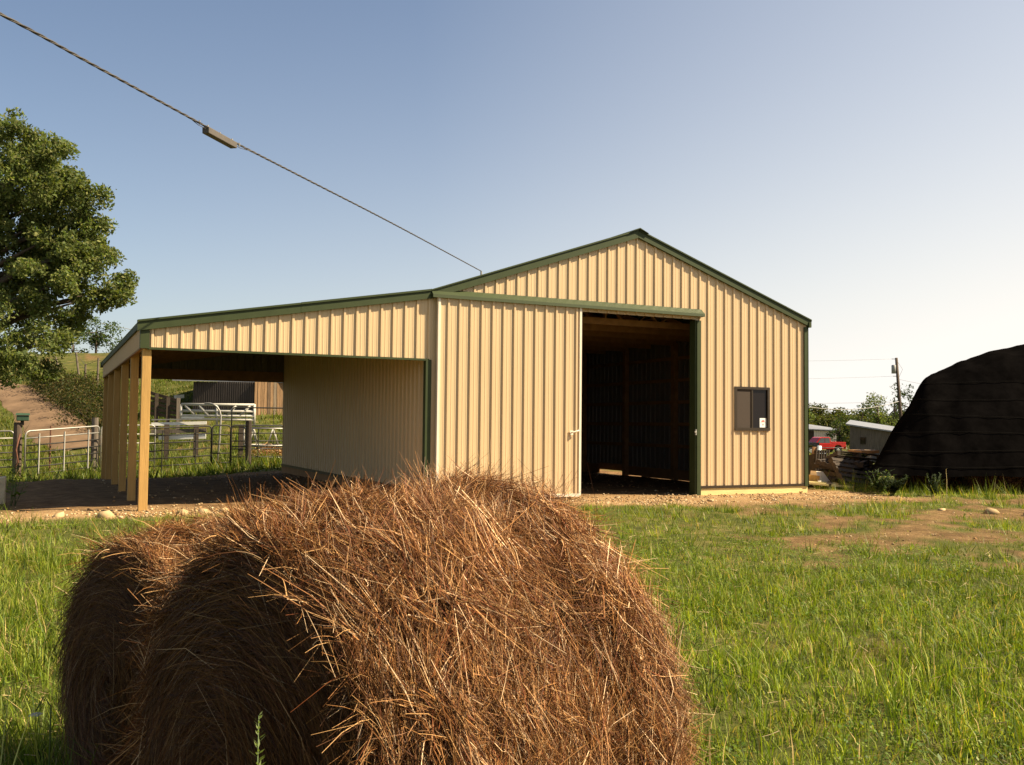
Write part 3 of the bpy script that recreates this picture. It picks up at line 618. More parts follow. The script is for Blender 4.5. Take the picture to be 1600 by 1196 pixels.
# ------------------------------------------------------------------ grass
GREENS = np.array([[0.125, 0.170, 0.016], [0.170, 0.208, 0.020], [0.075, 0.118, 0.013], [0.23, 0.235, 0.034], [0.38, 0.27, 0.11], [0.045, 0.075, 0.012]])
def grass(name, n, dmin, dmax, hl, hh, w, umax, segs_tri=3, seed=1, ulo=None, hscale=None, colmul=1.0, pw=1.0, clump=0.85):
    rg = np.random.default_rng(seed); ulo = -umax if ulo is None else ulo
    kt = 9; m_ = n//kt; n = m_*kt
    d = np.sqrt(dmin**2 + (dmax**2-dmin**2)*rg.random(m_)**pw); u = rg.uniform(ulo, umax, m_)
    x = CAM[0] + d*math.sin(YAW) + u*d*math.cos(YAW); y = CAM[1] + d*math.cos(YAW) - u*d*math.sin(YAW)
    ta = np.repeat(rg.uniform(0, 6.283, m_), kt) + rg.normal(0, 1.3, n); tr_ = np.abs(rg.normal(0, 1, n))*np.repeat(rg.uniform(0.015, 0.06, m_), kt)*(1+0.05*np.repeat(d, kt))
    th_ = np.repeat(rg.choice([0.45, 0.8, 1.1, 1.9], m_, p=[0.34, 0.34, 0.22, 0.10]), kt); tt_ = np.repeat(rg.uniform(0.72, 1.3, m_), kt); tc_ = np.repeat(rg.integers(0, 6, m_), kt)
    x = np.repeat(x, kt) + tr_*np.cos(ta); y = np.repeat(y, kt) + tr_*np.sin(ta); d = np.repeat(d, kt); u = np.repeat(u, kt)
    cl = fbm(x*1.1, y*1.1, 31, 3); cl2 = fbm(x*3.5, y*3.5, 37, 2)
    sm_ = soil_mask(x, y)
    keep = (rg.random(n) > sm_*1.03) & (rg.random(n) < clump*np.clip(0.25+1.6*cl2, 0.2, 1.2))
    keep &= ~((x > -5.2) & (x < 9.3) & (y > -0.3) & (y < 12.6)) | ((x > 1e9))
    rd = np.full(n, 9.0); q_ = (d > 24) & keep
    if q_.any():
        for (ax_, ay_, aw_) in cc[::2]: rd[q_] = np.minimum(rd[q_], np.hypot(x[q_]-ax_, y[q_]-ay_)-aw_)
    keep &= rd > 0.1 + 0.5*(cl2-0.5)
    x, y, d, u, cl, sm_, th_, tt_, tc_, ta = (q[keep] for q in (x, y, d, u, cl, sm_, th_, tt_, tc_, ta)); n = len(x)
    h = rg.uniform(hl, hh, n)*(0.45+1.1*cl)*(1-0.55*sm_)*th_
    if hscale is not None: h = h*hscale(x, y)
    a = ta + rg.normal(0, 0.5, n); ln = rg.uniform(0.15, 0.9, n)*h
    b = np.stack([np.cos(a)*ln, np.sin(a)*ln, np.zeros(n)], 1)
    wa = a + math.pi/2 + rg.normal(0, 0.7, n); wv = np.stack([np.cos(wa), np.sin(wa), np.zeros(n)], 1)*(w*rg.uniform(0.6, 1.3, n))[:, None]*0.5
    P = np.stack([x, y, terrain(x, y)-0.015], 1); upv = np.zeros((n, 3)); upv[:, 2] = h
    colmul = colmul*1.18
    ci = np.where(rg.random(n) < 0.45, np.where((tc_ == 4) & (rg.random(n) < 0.6), 1, tc_), rg.choice(6, n, p=[0.30, 0.26, 0.15, 0.15, 0.07, 0.07])); tone = tt_*(0.75+0.5*fbm(x*0.45, y*0.45, 41, 3))*rg.uniform(0.75, 1.2, n)*colmul
    Cb = GREENS[ci]*tone[:, None]
    dry = sstep(0.2, 0.7, sm_)[:, None]*0.5; Cb = Cb*(1-dry) + np.array([0.20, 0.15, 0.05])*dry
    if segs_tri == 3:
        mid = P + upv*0.6 + b*0.32; tip = P + upv*(1-0.12*(ln/h))[:, None] + b
        V = np.stack([P-wv, P+wv, mid-wv*0.8, mid+wv*0.8, tip], 1).reshape(-1, 3)
        base = (np.arange(n)*5)[:, None]; F = np.concatenate([base+np.array([[0, 1, 3]]), base+np.array([[0, 3, 2]]), base+np.array([[2, 3, 4]])], 0)
        C = np.repeat(Cb, 5, 0)
    else:
        tip = P + upv + b
        V = np.stack([P-wv, P+wv, tip], 1).reshape(-1, 3); F = (np.arange(n)*3)[:, None] + np.array([[0, 1, 2]]); C = np.repeat(Cb, 3, 0)
    o = np_mesh(name, V, F, C, M['grass']); tag(o, kind='stuff'); return o
g1 = grass('grass', 280000, 2.2, 10.5, 0.035, 0.125, 0.0062, 0.74, 3, 1, pw=1.15, hscale=lambda x, y: 1.0+0.7*sstep(0.3, -1.2, (x-CAM[0])*math.cos(YAW)-(y-CAM[1])*math.sin(YAW)))
tag(g1, 'bright green grass of the yard in the foreground', 'grass')
g2 = grass('grass', 210000, 10.5, 24, 0.04, 0.12, 0.013, 0.74, 1, 2, hscale=lambda x, y: 1+0.9*sstep(-6.2, -7.5, x)+1.3*sstep(9.0, 11.5, x)*sstep(-5.5, -2.5, y-0.0*x))
tag(g2, 'shorter patchy grass between the yard dirt and the barn', 'grass')
g3 = grass('grass', 110000, 24, 60, 0.12, 0.32, 0.035, -0.17, 1, 3, -0.66, colmul=0.62)
tag(g3, 'green pasture grass behind the lean-to and corral', 'grass')
g4 = grass('grass', 30000, 24, 120, 0.06, 0.16, 0.06, 0.50, 1, 4, 0.28, colmul=1.25)
tag(g4, 'mown green grass beyond the barn by the far sheds', 'grass')

def clover(n, seed):
    rg = np.random.default_rng(seed); d = np.sqrt(2.5**2 + (13**2-2.5**2)*rg.random(n)); u = rg.uniform(-0.74, 0.74, n)
    x = CAM[0] + d*math.sin(YAW) + u*d*math.cos(YAW); y = CAM[1] + d*math.cos(YAW) - u*d*math.sin(YAW)
    k = (rg.random(n) > soil_mask(x, y)*1.05) & (fbm(x*0.9+5, y*0.9, 71, 3) > 0.50) & (y < -1.2); x, y = x[k], y[k]; n = len(x)
    P = np.stack([x, y, terrain(x, y) + rg.uniform(0.02, 0.085, n)], 1); a = rg.uniform(0, 6.28, n); s = rg.uniform(0.006, 0.014, n)[:, None]
    A = np.stack([np.cos(a), np.sin(a), rg.normal(0.1, 0.35, n)], 1)*s; B = np.stack([-np.sin(a), np.cos(a), rg.normal(0.0, 0.35, n)], 1)*s*0.75
    V = np.stack([P-A, P-B, P+A, P+B], 1).reshape(-1, 3); C = np.repeat(GREENS[rg.choice([0, 1, 2, 3], n)]*np.array([0.85, 1.0, 1.1])*rg.uniform(0.7, 1.15, n)[:, None], 4, 0)
    o = np_mesh('clover', V, np.arange(len(V)).reshape(-1, 4), C, M['grass']); tag(o, 'low broad clover leaves among the yard grass', 'clover', kind='stuff')
    n = 5000; d = np.sqrt(2.5**2 + (14**2-2.5**2)*rg.random(n)); u = rg.uniform(-0.74, 0.74, n)
    x = CAM[0] + d*math.sin(YAW) + u*d*math.cos(YAW); y = CAM[1] + d*math.cos(YAW) - u*d*math.sin(YAW); k = y < -0.6; x, y = x[k], y[k]; n = len(x)
    P = np.stack([x, y, terrain(x, y) + rg.uniform(0.015, 0.09, n)], 1); D = unit(rg.normal(0, 1, (n, 3))*np.array([1, 1, 0.25])); Wd = unit(np.cross(D, rg.normal(0, 1, (n, 3))))
    V, F = ribbons(P, D, Wd, rg.uniform(0.04, 0.16, n), rg.uniform(0.002, 0.005, n), rg.normal(0, 0.01, (n, 3)), 2)
    o = np_mesh('straw_litter', V, F, np.repeat(np.array([[0.42, 0.31, 0.15]])*rg.uniform(0.5, 1.2, n)[:, None], 6, 0), M['hay']); tag(o, 'dry straw bits scattered in the yard grass', 'straw', kind='stuff')
clover(85000, 72)

# ------------------------------------------------------------------ gravel and stones
def rock_unit(rg):
    t = (1+5**.5)/2
    v = np.array([[-1, t, 0], [1, t, 0], [-1, -t, 0], [1, -t, 0], [0, -1, t], [0, 1, t], [0, -1, -t], [0, 1, -t], [t, 0, -1], [t, 0, 1], [-t, 0, -1], [-t, 0, 1]])/1.9
    return v*(0.7+0.55*rg.random((12, 1)))
ICO = np.array([[0, 11, 5], [0, 5, 1], [0, 1, 7], [0, 7, 10], [0, 10, 11], [1, 5, 9], [5, 11, 4], [11, 10, 2], [10, 7, 6], [7, 1, 8], [3, 9, 4], [3, 4, 2], [3, 2, 6], [3, 6, 8], [3, 8, 9], [4, 9, 5], [2, 4, 11], [6, 2, 10], [8, 6, 7], [9, 8, 1]])
def gravel(name, n, smin, smax, gen, seed):
    rg = np.random.default_rng(seed); x, y = gen(rg, n); k = rg.random(len(x)) < soil_mask(x, y); x, y = x[k], y[k]; n = len(x)
    base = np.stack([rock_unit(rg) for _ in range(12)]); R = base[rg.integers(0, 12, n)]
    a = rg.uniform(0, 6.28, n); ca, sa = np.cos(a)[:, None], np.sin(a)[:, None]
    X = R[:, :, 0]*ca - R[:, :, 1]*sa; Y = R[:, :, 0]*sa + R[:, :, 1]*ca; Z = R[:, :, 2]*0.6
    s = (smin + (smax-smin)*rg.random(n)**3)[:, None]
    V = np.stack([X*s + x[:, None], Y*s + y[:, None], Z*s + (terrain(x, y))[:, None]], 2).reshape(-1, 3)
    F = (np.arange(n)*12)[:, None, None] + ICO[None]
    cols = np.array([[0.42, 0.29, 0.15], [0.34, 0.23, 0.12], [0.17, 0.115, 0.06], [0.50, 0.38, 0.23], [0.36, 0.20, 0.08]])
    C = np.repeat(cols[rg.integers(0, 5, n)]*rg.uniform(0.75, 1.15, n)[:, None], 12, 0)
    return np_mesh(name, V, F.reshape(-1, 3), C, M['stone'])
def strip(rg, n):
    x = rg.uniform(-7.2, 11.0, n); y = -1.0 + rg.normal(0, 0.75, n) - 0.10*np.maximum(x-2, 0); return x, y
o = gravel('gravel', 12500, 0.006, 0.030, strip, 5); tag(o, 'pale limestone gravel strewn along the front of the barn', 'gravel', kind='stuff')
def floor_(rg, n): return rg.uniform(-5.2, 9.0, n), rg.uniform(0, 12.4, n)
o = gravel('gravel', 1500, 0.008, 0.030, floor_, 6); tag(o, 'shaded gravel on the floor of the lean-to and barn', 'gravel', kind='stuff')
def trk(rg, n):
    x = rg.uniform(0.5, 11, n); y = -6.9 + 0.4*(x-3) + rg.normal(0, 1.0, n); return x, y
o = gravel('gravel', 700, 0.006, 0.032, trk, 7); tag(o, 'small stones on the worn dirt track in the grass', 'gravel', kind='stuff')
stones = [(-4.35, -0.75, .11), (-4.05, -0.95, .14), (-3.7, -0.6, .10), (-3.45, -1.0, .12), (-5.5, -1.05, .17), (-3.0, -0.75, .09), (-6.1, -0.7, .12), (-2.6, -1.0, .1), (4.6, -1.2, .08), (5.3, -1.5, .07), (8.9, -4.9, .16), (9.3, -5.3, .13), (8.2, -4.4, .1)]
for i, (x, y, s) in enumerate(stones):
    rg = np.random.default_rng(100+i); v = rock_unit(rg)*np.array([s, s*0.8, s*0.55]); z = tz(x, y)
    C = np.tile(np.array([[0.42, 0.29, 0.15]])*rg.uniform(0.8, 1.1), (12, 1))
    e = np_mesh('stone', v, ICO, C, M['stone']); e.location = (x, y, z+s*0.12); e.rotation_euler[2] = i*1.3
    if i < 8: tag(e, 'tan lump of rock lying on the gravel in front of the lean-to', 'stone', 'loose rocks before the lean-to')
    elif i < 10: tag(e, 'small brown rock on the dirt before the open doorway', 'stone', 'rocks before the doorway')
    else: tag(e, 'grey stone in the dirt track at the right edge', 'stone', 'stones at the right edge of the track')

# ------------------------------------------------------------------ trees and shrubs
def leaf_cloud(centers, radii, per, size, seed, cols, flat=0.75, jitter=0.35):
    rg = np.random.default_rng(seed); Vs = []; Cs = []
    for (c, r) in zip(centers, radii):
        n = max(20, int(per*r*r)); v = unit(rg.normal(0, 1, (n, 3)))*(r*rg.random(n)**0.45)[:, None]; v[:, 2] *= flat
        v += (rg.normal(0, 1, (n, 3)))*r*0.10
        P = np.asarray(c)[None] + v
        a = unit(rg.normal(0, 1, (n, 3)) + np.array([0, 0, 0.0])); b = unit(np.cross(a, rg.normal(0, 1, (n, 3))))
        s = (size*rg.uniform(0.6, 1.35, n))[:, None]
        Vs.append(np.stack([P-a*s*0.7, P-b*s*0.34+a*s*0.05, P+a*s*0.7, P+b*s*0.34+a*s*0.05], 1).reshape(-1, 3))
        col = cols[rg.integers(0, len(cols), n)]*rg.uniform(0.7, 1.25, n)[:, None]*rg.uniform(0.82, 1.18)
        Cs.append(np.repeat(col, 4, 0))
    V = np.concatenate(Vs); C = np.concatenate(Cs); F = np.arange(len(V)).reshape(-1, 4)
    return V, F, C
LEAFC = np.array([[0.115, 0.140, 0.036], [0.145, 0.160, 0.048], [0.090, 0.115, 0.032], [0.175, 0.175, 0.060], [0.105, 0.140, 0.050]])
OLIVEC = np.array([[0.075, 0.085, 0.022], [0.090, 0.090, 0.026], [0.060, 0.070, 0.020], [0.11, 0.095, 0.03]])
DARKC = np.array([[0.034, 0.052, 0.016], [0.045, 0.066, 0.020], [0.030, 0.045, 0.015], [0.055, 0.075, 0.022]])
def tree(x, y, h, cr, ncl, per, size, seed, label, name='broadleaf_tree', group=None, cols=LEAFC, crown_lo=0.25, trunk_r=0.25, shape=1.0, lean=0.0):
    rg = np.random.default_rng(seed); z0 = tz(x, y)-0.1
    g = empty(name, (x, y, z0), label, 'tree', group)
    cen = []; rad = []
    zc = h*(crown_lo + (1-crown_lo)/2); hz = h*(1-crown_lo)/2
    for k in range(ncl):
        v = unit(rg.normal(0, 1, 3)); q = rg.random()**0.45
        px = v[0]*q*cr; py = v[1]*q*cr; pz = zc + v[2]*q*hz
        tap = 1.0 - 0.35*shape*max(0, (pz-zc)/hz)
        cen.append((x+px*tap, y+py*tap, z0+pz)); rad.append(cr*rg.uniform(0.20, 0.36))
    V, F, C = leaf_cloud(cen, rad, per, size, seed+1, cols)
    np_mesh('crown', V, F, C, M['leaf'], g)
    mb = MB(); mb.tube([(x, y, z0-0.2), (x+0.1*lean, y, z0+h*0.3), (x+0.2*lean, y, z0+h*0.75)], [trunk_r, trunk_r*0.8, trunk_r*0.25], 9)
    for k in range(min(ncl, 10)):
        c = cen[k]; st_ = z0 + h*(0.22+0.4*rg.random())
        mid = ((x+c[0])/2, (y+c[1])/2, (st_+c[2])/2+0.05*h*0.3)
        mb.tube([(x, y, st_), mid, c], [trunk_r*0.42, trunk_r*0.26, trunk_r*0.08], 6)
    mb.build('trunk', M['bark'], g, True)
    return g

# big tree at the left edge: boughs placed in depth around its trunk
def big_tree():
    d = 40.0; x, y = at(-75, d); z0 = tz(x, y)-0.1; rg = np.random.default_rng(77)
    g = empty('broadleaf_tree', (x, y, z0), 'tall leafy tree at the left edge beside the gravel road', 'tree')
    cen = []; rad = []
    limbs = [(40, 203, .6), (58, 218, .7), (12, 208, 1.0), (84, 255, .8), (24, 250, 1.2), (70, 330, 1.3), (110, 395, 1.0), (40, 410, 1.5), (85, 470, 1.1), (20, 460, 1.5), (5, 330, 1.6), (60, 365, 1.3), (120, 375, .9), (28, 218, 1.0), (62, 236, .95), (98, 278, 1.0), (52, 300, 1.5), (-10, 262, 1.7), (128, 312, .85), (142, 352, .8), (96, 352, 1.3), (30, 372, 1.7), (148, 396, .75), (118, 420, 1.15), (174, 446, .72), (186, 434, .5), (64, 440, 1.5), (-10, 430, 1.8), (140, 462, .8), (108, 492, .85), (74, 512, 1.0), (30, 500, 1.4), (40, 552, 1.0), (-8, 560, 1.4), (92, 540, .6), (70, 578, .55), (-70, 300, 2.2), (-90, 400, 2.4), (-90, 500, 2.3), (-150, 350, 2.4), (-170, 450, 2.5), (-230, 420, 2.2), (-60, 230, 1.6), (-130, 260, 1.8), (-200, 520, 2.0), (-20, 340, 1.6), (-60, 560, 1.6), (15, 300, 1.4), (80, 400, 1.2)]
    for (px, py, R) in limbs:
        if py < 300: py += 24*(300-py)/100
        dl = d + rg.uniform(-2.6, 2.6)*(0.5 if px > 110 else 1)
        cx_, cy_ = at(px, dl); cz_ = 1.437 + (657-py)/F_PX*d
        for q in range(int(10*R**1.7)+6):
            v = unit(rg.normal(0, 1, 3))*R*rg.uniform(0.35, 1.05)**0.7; cen.append((cx_+v[0], cy_+v[1]*1.15, cz_+v[2]*0.82)); rad.append(rg.uniform(0.26, 0.55))
    V, F, C = leaf_cloud(cen, rad, 680, 0.122, 78, LEAFC)
    np_mesh('crown', V, F, C, M['leaf'], g)
    mb = MB(); mb.tube([(x, y, z0-0.2), (x+0.1, y, z0+3), (x-0.1, y+0.2, z0+7), (x+0.2, y, z0+11)], [0.5, 0.42, 0.28, 0.08], 12)
    for k in range(0, len(cen), 14):
        c = cen[k]; sz = min(max(c[2]-2.5, z0+2.2), z0+9)
        mb.tube([(x, y, sz), ((x+c[0])/2, (y+c[1])/2, (sz+c[2])/2+0.4), c], [0.16, 0.10, 0.03], 7)
    mb.build('trunk', M['bark'], g, True)
big_tree()
xx, yy = at(148, 76); tree(xx, yy, 3.2, 2.3, 26, 190, 0.15, 201, 'small dark tree on the hilltop behind the lean-to roof', cols=DARKC*1.5, crown_lo=0.0, trunk_r=0.10)
xx, yy = at(112, 82); tree(xx, yy, 2.0, 1.3, 12, 190, 0.15, 203, 'low round tree on the hill crest left of the other', cols=DARKC, crown_lo=0.05, trunk_r=0.1)
# far tree line on the right
spec = [(1262, 150, 5.8, 3.8), (1280, 165, 6.8, 4.2), (1302, 150, 5.6, 3.8), (1322, 172, 5.6, 3.6), (1336, 160, 5.0, 3.6), (1350, 178, 5.8, 3.6), (1240, 165, 6.6, 5), (1215, 155, 6.5, 5), (1420, 160, 6.0, 4), (1455, 165, 6.5, 4), (1290, 140, 4.6, 3.4), (1312, 138, 4.4, 3.2)]
for i, (px, d, h, cr) in enumerate(spec):
    xx, yy = at(px, d); tree(xx, yy, h, cr, 22, 150, 0.30, 300+i, 'mid green tree in the far wooded line beyond the sheds', group='trees of the far tree line', cols=OLIVEC if i % 3 else LEAFC, crown_lo=0.08, trunk_r=0.2)
xx, yy = at(1372, 112); tree(xx, yy, 7.6, 3.1, 26, 110, 0.20, 330, 'rounded bright green tree behind the grey shed', cols=LEAFC, crown_lo=0.05, shape=0.8)
xx, yy = at(1345, 104); tree(xx, yy, 5.2, 2.6, 20, 110, 0.20, 331, 'dark green tree directly left of the rounded bright one', cols=DARKC, crown_lo=0.02)
xx, yy = at(1398, 125); tree(xx, yy, 9.4, 2.6, 22, 110, 0.20, 332, 'taller dark tree behind the utility pole', cols=DARKC, crown_lo=0.1)
xx, yy = at(1428, 118); tree(xx, yy, 9.3, 2.4, 14, 110, 0.20, 333, 'dark tree half hidden by the tip of the black cover', cols=DARKC, crown_lo=0.2)
xx, yy = at(1312, 112); tree(xx, yy, 4.4, 2.2, 16, 110, 0.20, 334, 'dark bushy tree right of the red pickup', cols=DARKC, crown_lo=0.0)
# woods mass behind the tree line
rg = np.random.default_rng(55); cen = []; rad = []
for k in range(170):
    px = rg.uniform(1130, 1700); d = rg.uniform(185, 240); a_, b_ = at(px, d); hh = rg.uniform(0.5, 4.5)
    cen.append((a_, b_, tz(a_, b_)+hh)); rad.append(rg.uniform(2.0, 3.4))
V, F, C = leaf_cloud(cen, rad, 30, 0.58, 56, OLIVEC); o = np_mesh('woodland', V, F, C, M['leaf']); tag(o, 'distant woods closing the view on the right', 'woodland', kind='stuff')

def shrub(x, y, w, h, n, size, seed, label, cat='shrub', name='shrub', group=None, cols=DARKC, per=260):
    rg = np.random.default_rng(seed); z0 = tz(x, y)-0.05; g = empty(name, (x, y, z0), label, cat, group)
    cen = [(x+rg.normal(0, w*0.35), y+rg.normal(0, w*0.35), z0+h*rg.uniform(0.15, 0.85)) for _ in range(n)]
    V, F, C = leaf_cloud(cen, [w*rg.uniform(0.25, 0.42) for _ in range(n)], per, size, seed+1, cols)
    np_mesh('foliage', V, F, C, M['leaf'], g)
    mb = MB()
    for c in cen[:6]: mb.tube([(x, y, z0-0.05), ((x+c[0])/2, (y+c[1])/2, z0+h*0.3), c], [0.03, 0.02, 0.008], 5)
    mb.build('stem', M['bark'], g, True); return g
BANKC = np.array([[0.036, 0.044, 0.013], [0.060, 0.052, 0.018], [0.10, 0.072, 0.026], [0.045, 0.058, 0.016]])
k = 0
for (px, py) in ((62, 600), (82, 612), (104, 624), (124, 638), (142, 650), (158, 662), (62, 592), (82, 598), (92, 606), (108, 618), (125, 628), (142, 640), (158, 652), (70, 582), (90, 588), (112, 600), (132, 612), (150, 625), (168, 636), (100, 590), (140, 600), (160, 612)):
    h = hit(px, py+10, 30)
    if h is None: continue
    shrub(h.x, h.y, 1.7, 0.85, 11, 0.09, 400+k, 'brownish green brush on the bank right of the gravel road', group='brush on the road bank', cols=BANKC, per=230); k += 1

# ------------------------------------------------------------------ hillside fence posts with wire
def fence_line(pts, label):
    x0, y0 = pts[0][0], pts[0][1]
    g = empty('wire_fence', (x0, y0, tz(x0, y0)), label, 'fence')
    tops = []
    for i, (x, y, tilt, hh) in enumerate(pts):
        z = tz(x, y); q = (x+tilt*math.cos(YAW), y-tilt*math.sin(YAW), z+hh)
        MB().tube([(x, y, z-0.3), q], [0.07, 0.055], 7).build('post', M['old_wood'], g); tops.append((Vector((x, y, z)), Vector(q)))
    for fr in (0.92, 0.6):
        MB().tube([a.lerp(b, fr) for a, b in tops], 0.012, 4).build('wire', M['wire'], g)
pts = []
for (px, py, tl, hh) in ((60, 580, -0.2, 1.2), (98, 590, -0.5, 1.3), (124, 586, -0.25, 1.4), (133, 592, 0.0, 0.9), (152, 602, 0.02, 1.6), (185, 600, 0.1, 1.3), (215, 604, 0, 1.2)):
    h = hit(px, py, 30); pts.append((h.x, h.y, tl, hh))
fence_line(pts, 'old wire fence with leaning posts on the grassy hillside')

# ------------------------------------------------------------------ gates and corral behind the lean-to
def arc(c, r, a0, a1, ux, n=5):
    return [c + ux*(r*math.cos(a0+(a1-a0)*i/n)) + Vector((0, 0, r*math.sin(a0+(a1-a0)*i/n))) for i in range(n+1)]
def tube_gate(p, q, z0, z1, nr, nu, label, cat='gate', name='tube_gate', group=None, m_frame='steel', m_rail='pipe_dark', m_up='pipe_white', r=0.024, light_top=1, rise=0.0):  # dark rails and pale uprights on steel gates: shade and sun as colour
    p = Vector((p[0], p[1], 0)); q = Vector((q[0], q[1], 0)); ux = (q-p).normalized(); Lg = (q-p).length
    base = tz(p.x, p.y); g = empty(name, (p.x, p.y, base), label, cat, group)
    def pt(t, z): return p + ux*(t*Lg) + Vector((0, 0, z + rise*t))
    c = 0.14; fr = [pt(0, z0)] + [pt(0, z1-c)] + [p + ux*(c-c*math.cos(a)) + Vector((0, 0, z1-c+c*math.sin(a))) for a in (0.5, 1.0, 1.4)] + [pt(c/Lg, z1), pt(1-c/Lg, z1)]
    fr += [p + ux*(Lg-c+c*math.sin(a)) + Vector((0, 0, z1-c+c*math.cos(a)+rise)) for a in (0.5, 1.0, 1.4)] + [pt(1, z1-c), pt(1, z0)]
    MB().tube(fr, r*1.1, 7, True).build('frame', M[m_frame], g, True)
    for i in range(nr):
        z = z0 + (z1-z0)*(i/nr)
        MB().tube([pt(0, z), pt(1, z)], r*0.9, 6).build('rail', M[m_frame if i >= nr-light_top else m_rail], g, True)
    for i in range(nu):
        t_ = (i+0.5)/nu if nu > 1 else 0.5; y_off = Vector((ux.y, -ux.x, 0))*(r*1.6)
        MB().beam(pt(t_, z0-0.02)+y_off, pt(t_, z1-0.10)+y_off, 0.05, 0.02, ux).build('upright', M[m_up], g)
    return g
d = 31.0
def P2(px, d): return at(px, d)
tube_gate(P2(-80, 30.5), P2(24, 31), -0.15, 1.02, 5, 2, 'pipe gate at the left edge ending at the thick brown post', light_top=1, rise=0.06)
tube_gate(P2(42, 30.5), P2(157, 33), -0.32, 1.08, 6, 3, 'silver tube gate with three pale sunlit uprights right of the brown post', light_top=1, rise=0.18)
tube_gate(P2(160, 33), P2(244, 34), -0.30, 1.28, 5, 2, 'silver tube gate seen between the lean-to posts', light_top=2, rise=0.02)
tube_gate(P2(228, 31.5), P2(332, 33), -0.33, 1.20, 6, 2, 'dark pipe corral panel framed by the front post of the lean-to', m_frame='pipe_dark', m_up='pipe_dark', name='corral_panel', cat='corral panel', rise=0.10)
tube_gate(P2(333, 33), P2(362, 33.4), -0.30, 1.32, 5, 0, 'narrow dark pipe walk gate in the middle of the corral', m_frame='pipe_dark', m_up='pipe_dark', rise=0.0)
tube_gate(P2(363, 33.4), P2(445, 34.5), -0.34, 1.33, 6, 1, 'dark pipe corral panel next to the barn wall', m_frame='pipe_dark', m_up='pipe_dark', name='corral_panel', cat='corral panel')
tube_gate(P2(363, 36.5), P2(450, 37), 0.5, 2.0, 2, 2, 'tall dark pipe frame behind the corral panels', m_frame='pipe_dark', m_up='pipe_dark', name='head_gate', cat='gate', light_top=0)
def wood_post(px, d, zt, w, label, m='dark_wood', tilt=0.0, name='wood_post'):
    x, y = at(px, d); z = tz(x, y); e = MB()
    e.tube([(x, y, z-0.3), (x+tilt, y, z+0.5*(zt-z)), (x+tilt*1.5, y, zt)], [w/2, w/2*0.98, w/2*0.92], 10)
    o = e.build(name, M[m]); tag(o, label, 'post'); return o
wood_post(30, 30.6, 1.36, 0.27, 'thick brown gate post carrying the green box', 'pole')
wood_post(150, 33.3, 1.55, 0.24, 'weathered gate post left of the dark lean-to posts', 'old_wood')
wood_post(390, 33.0, 1.50, 0.22, 'dark corral post between the two pipe panels', 'dark_wood')
wood_post(81, 32, 1.25, 0.05, 'thin steel stake standing behind the silver gate', 'rust')
# green box on the post
x, y = at(38, 30.6); zb = 1.39
g = empty('green_box', (x, y, zb), 'small dark green metal box mounted on the thick gate post', 'box')
MB().box(x-0.20, x+0.16, y-0.12, y+0.12, zb+0.02, zb+0.20).build('box_body', M['green_box'], g, bevel=0.02)
MB().hexa([(x-0.23, y-0.15, zb+0.205), (x+0.19, y-0.15, zb+0.205), (x+0.19, y+0.15, zb+0.205), (x-0.23, y+0.15, zb+0.205), (x-0.21, y-0.02, zb+0.27), (x+0.17, y-0.02, zb+0.27), (x+0.17, y+0.02, zb+0.27), (x-0.21, y+0.02, zb+0.27)]).build('lid', M['green_box'], g)
MB().box(x-0.08, x+0.02, y-0.05, y+0.05, zb-0.12, zb+0.02).build('bracket', M['dark_wood'], g)
x, y = at(33.5, 30.4); o = MB().tube([(x, y-0.02, 1.0), (x-0.10, y-0.10, 0.5), (x-0.03, y-0.08, 0.1), (x-0.14, y-0.1, -0.15)], 0.028, 6).build('red_strap', M['rust'], None, True); tag(o, 'rust red strap hanging down the thick gate post', 'strap')
# bow gate pipe
pts = [Vector((*at(341+2*(-1)**0, 34.5), -0.3))]
xa, ya = at(346, 34.8); xb, yb = at(333, 35.2)
o = MB().tube([(xa-0.12, ya, -0.35), (xa-0.02, ya, 0.8), (xa, ya, 1.65), (xa-0.05, ya, 1.85), (xa-0.15, ya, 2.0), (xa-0.28, ya, 2.08), (xb-0.10, yb, 2.12), (xb-0.3, yb, 2.12)], 0.035, 8).build('bow_pipe', M['steel'], None, True); tag(o, 'tall silver pipe bent over at its top in the corral', 'bent pipe')
# low white boards with posts
x, y = at(300, 38); g = empty('feed_trough', (x, y, tz(x, y)), 'long low pale board trough on dark posts behind the corral', 'trough')
for z, m_, hw in ((1.12, 'white_paint', 0.13), (0.82, 'old_wood', 0.16), (1.30, 'steel', 0.05)):
    a_ = at(238, 38); b_ = at(324 if z < 1.3 else 372, 38.4); MB().beam((*a_, z+0.2), (*b_, z+0.28), 0.05, hw).build('board', M[m_], g)
a_ = at(250, 38.2); b_ = at(323, 38.4); MB().beam((*a_, 0.80), (*b_, 0.86), 0.10, 0.20).build('board', M['white_paint'], g)
for px in (262, 308, 378):
    q = at(px, 37.9); MB().box(q[0]-0.09, q[0]+0.09, q[1]-0.06, q[1]+0.06, tz(*q)-0.2, 1.32).build('post', M['dark_wood'], g)
# pale pipe truss rack
x, y = at(283, 42); g = empty('pipe_rack', (x, y, tz(x, y)), 'pale welded pipe rack with diagonal braces before the old barn', 'pipe rack')
def rk(px, py): return (*at(px, 42), zat(px, py, 42))
for (a_, b_) in (((284, 632), (398, 633)), ((284, 642), (398, 643)), ((284, 650), (398, 650)), ((284, 655), (398, 656)), ((284, 632), (284, 664)), ((398, 632), (398, 664)), ((290, 634), (304, 647)), ((312, 634), (326, 649)), ((370, 634), (357, 648)), ((392, 634), (377, 649)), ((340, 632), (340, 664))):
    MB().tube([rk(*a_), rk(*b_)], 0.062, 7).build('pipe', M['pipe_white'], g, True)
MB().beam(rk(284, 651.8), rk(320, 652), 0.1, 0.22).build('panel', M['white_paint'], g)
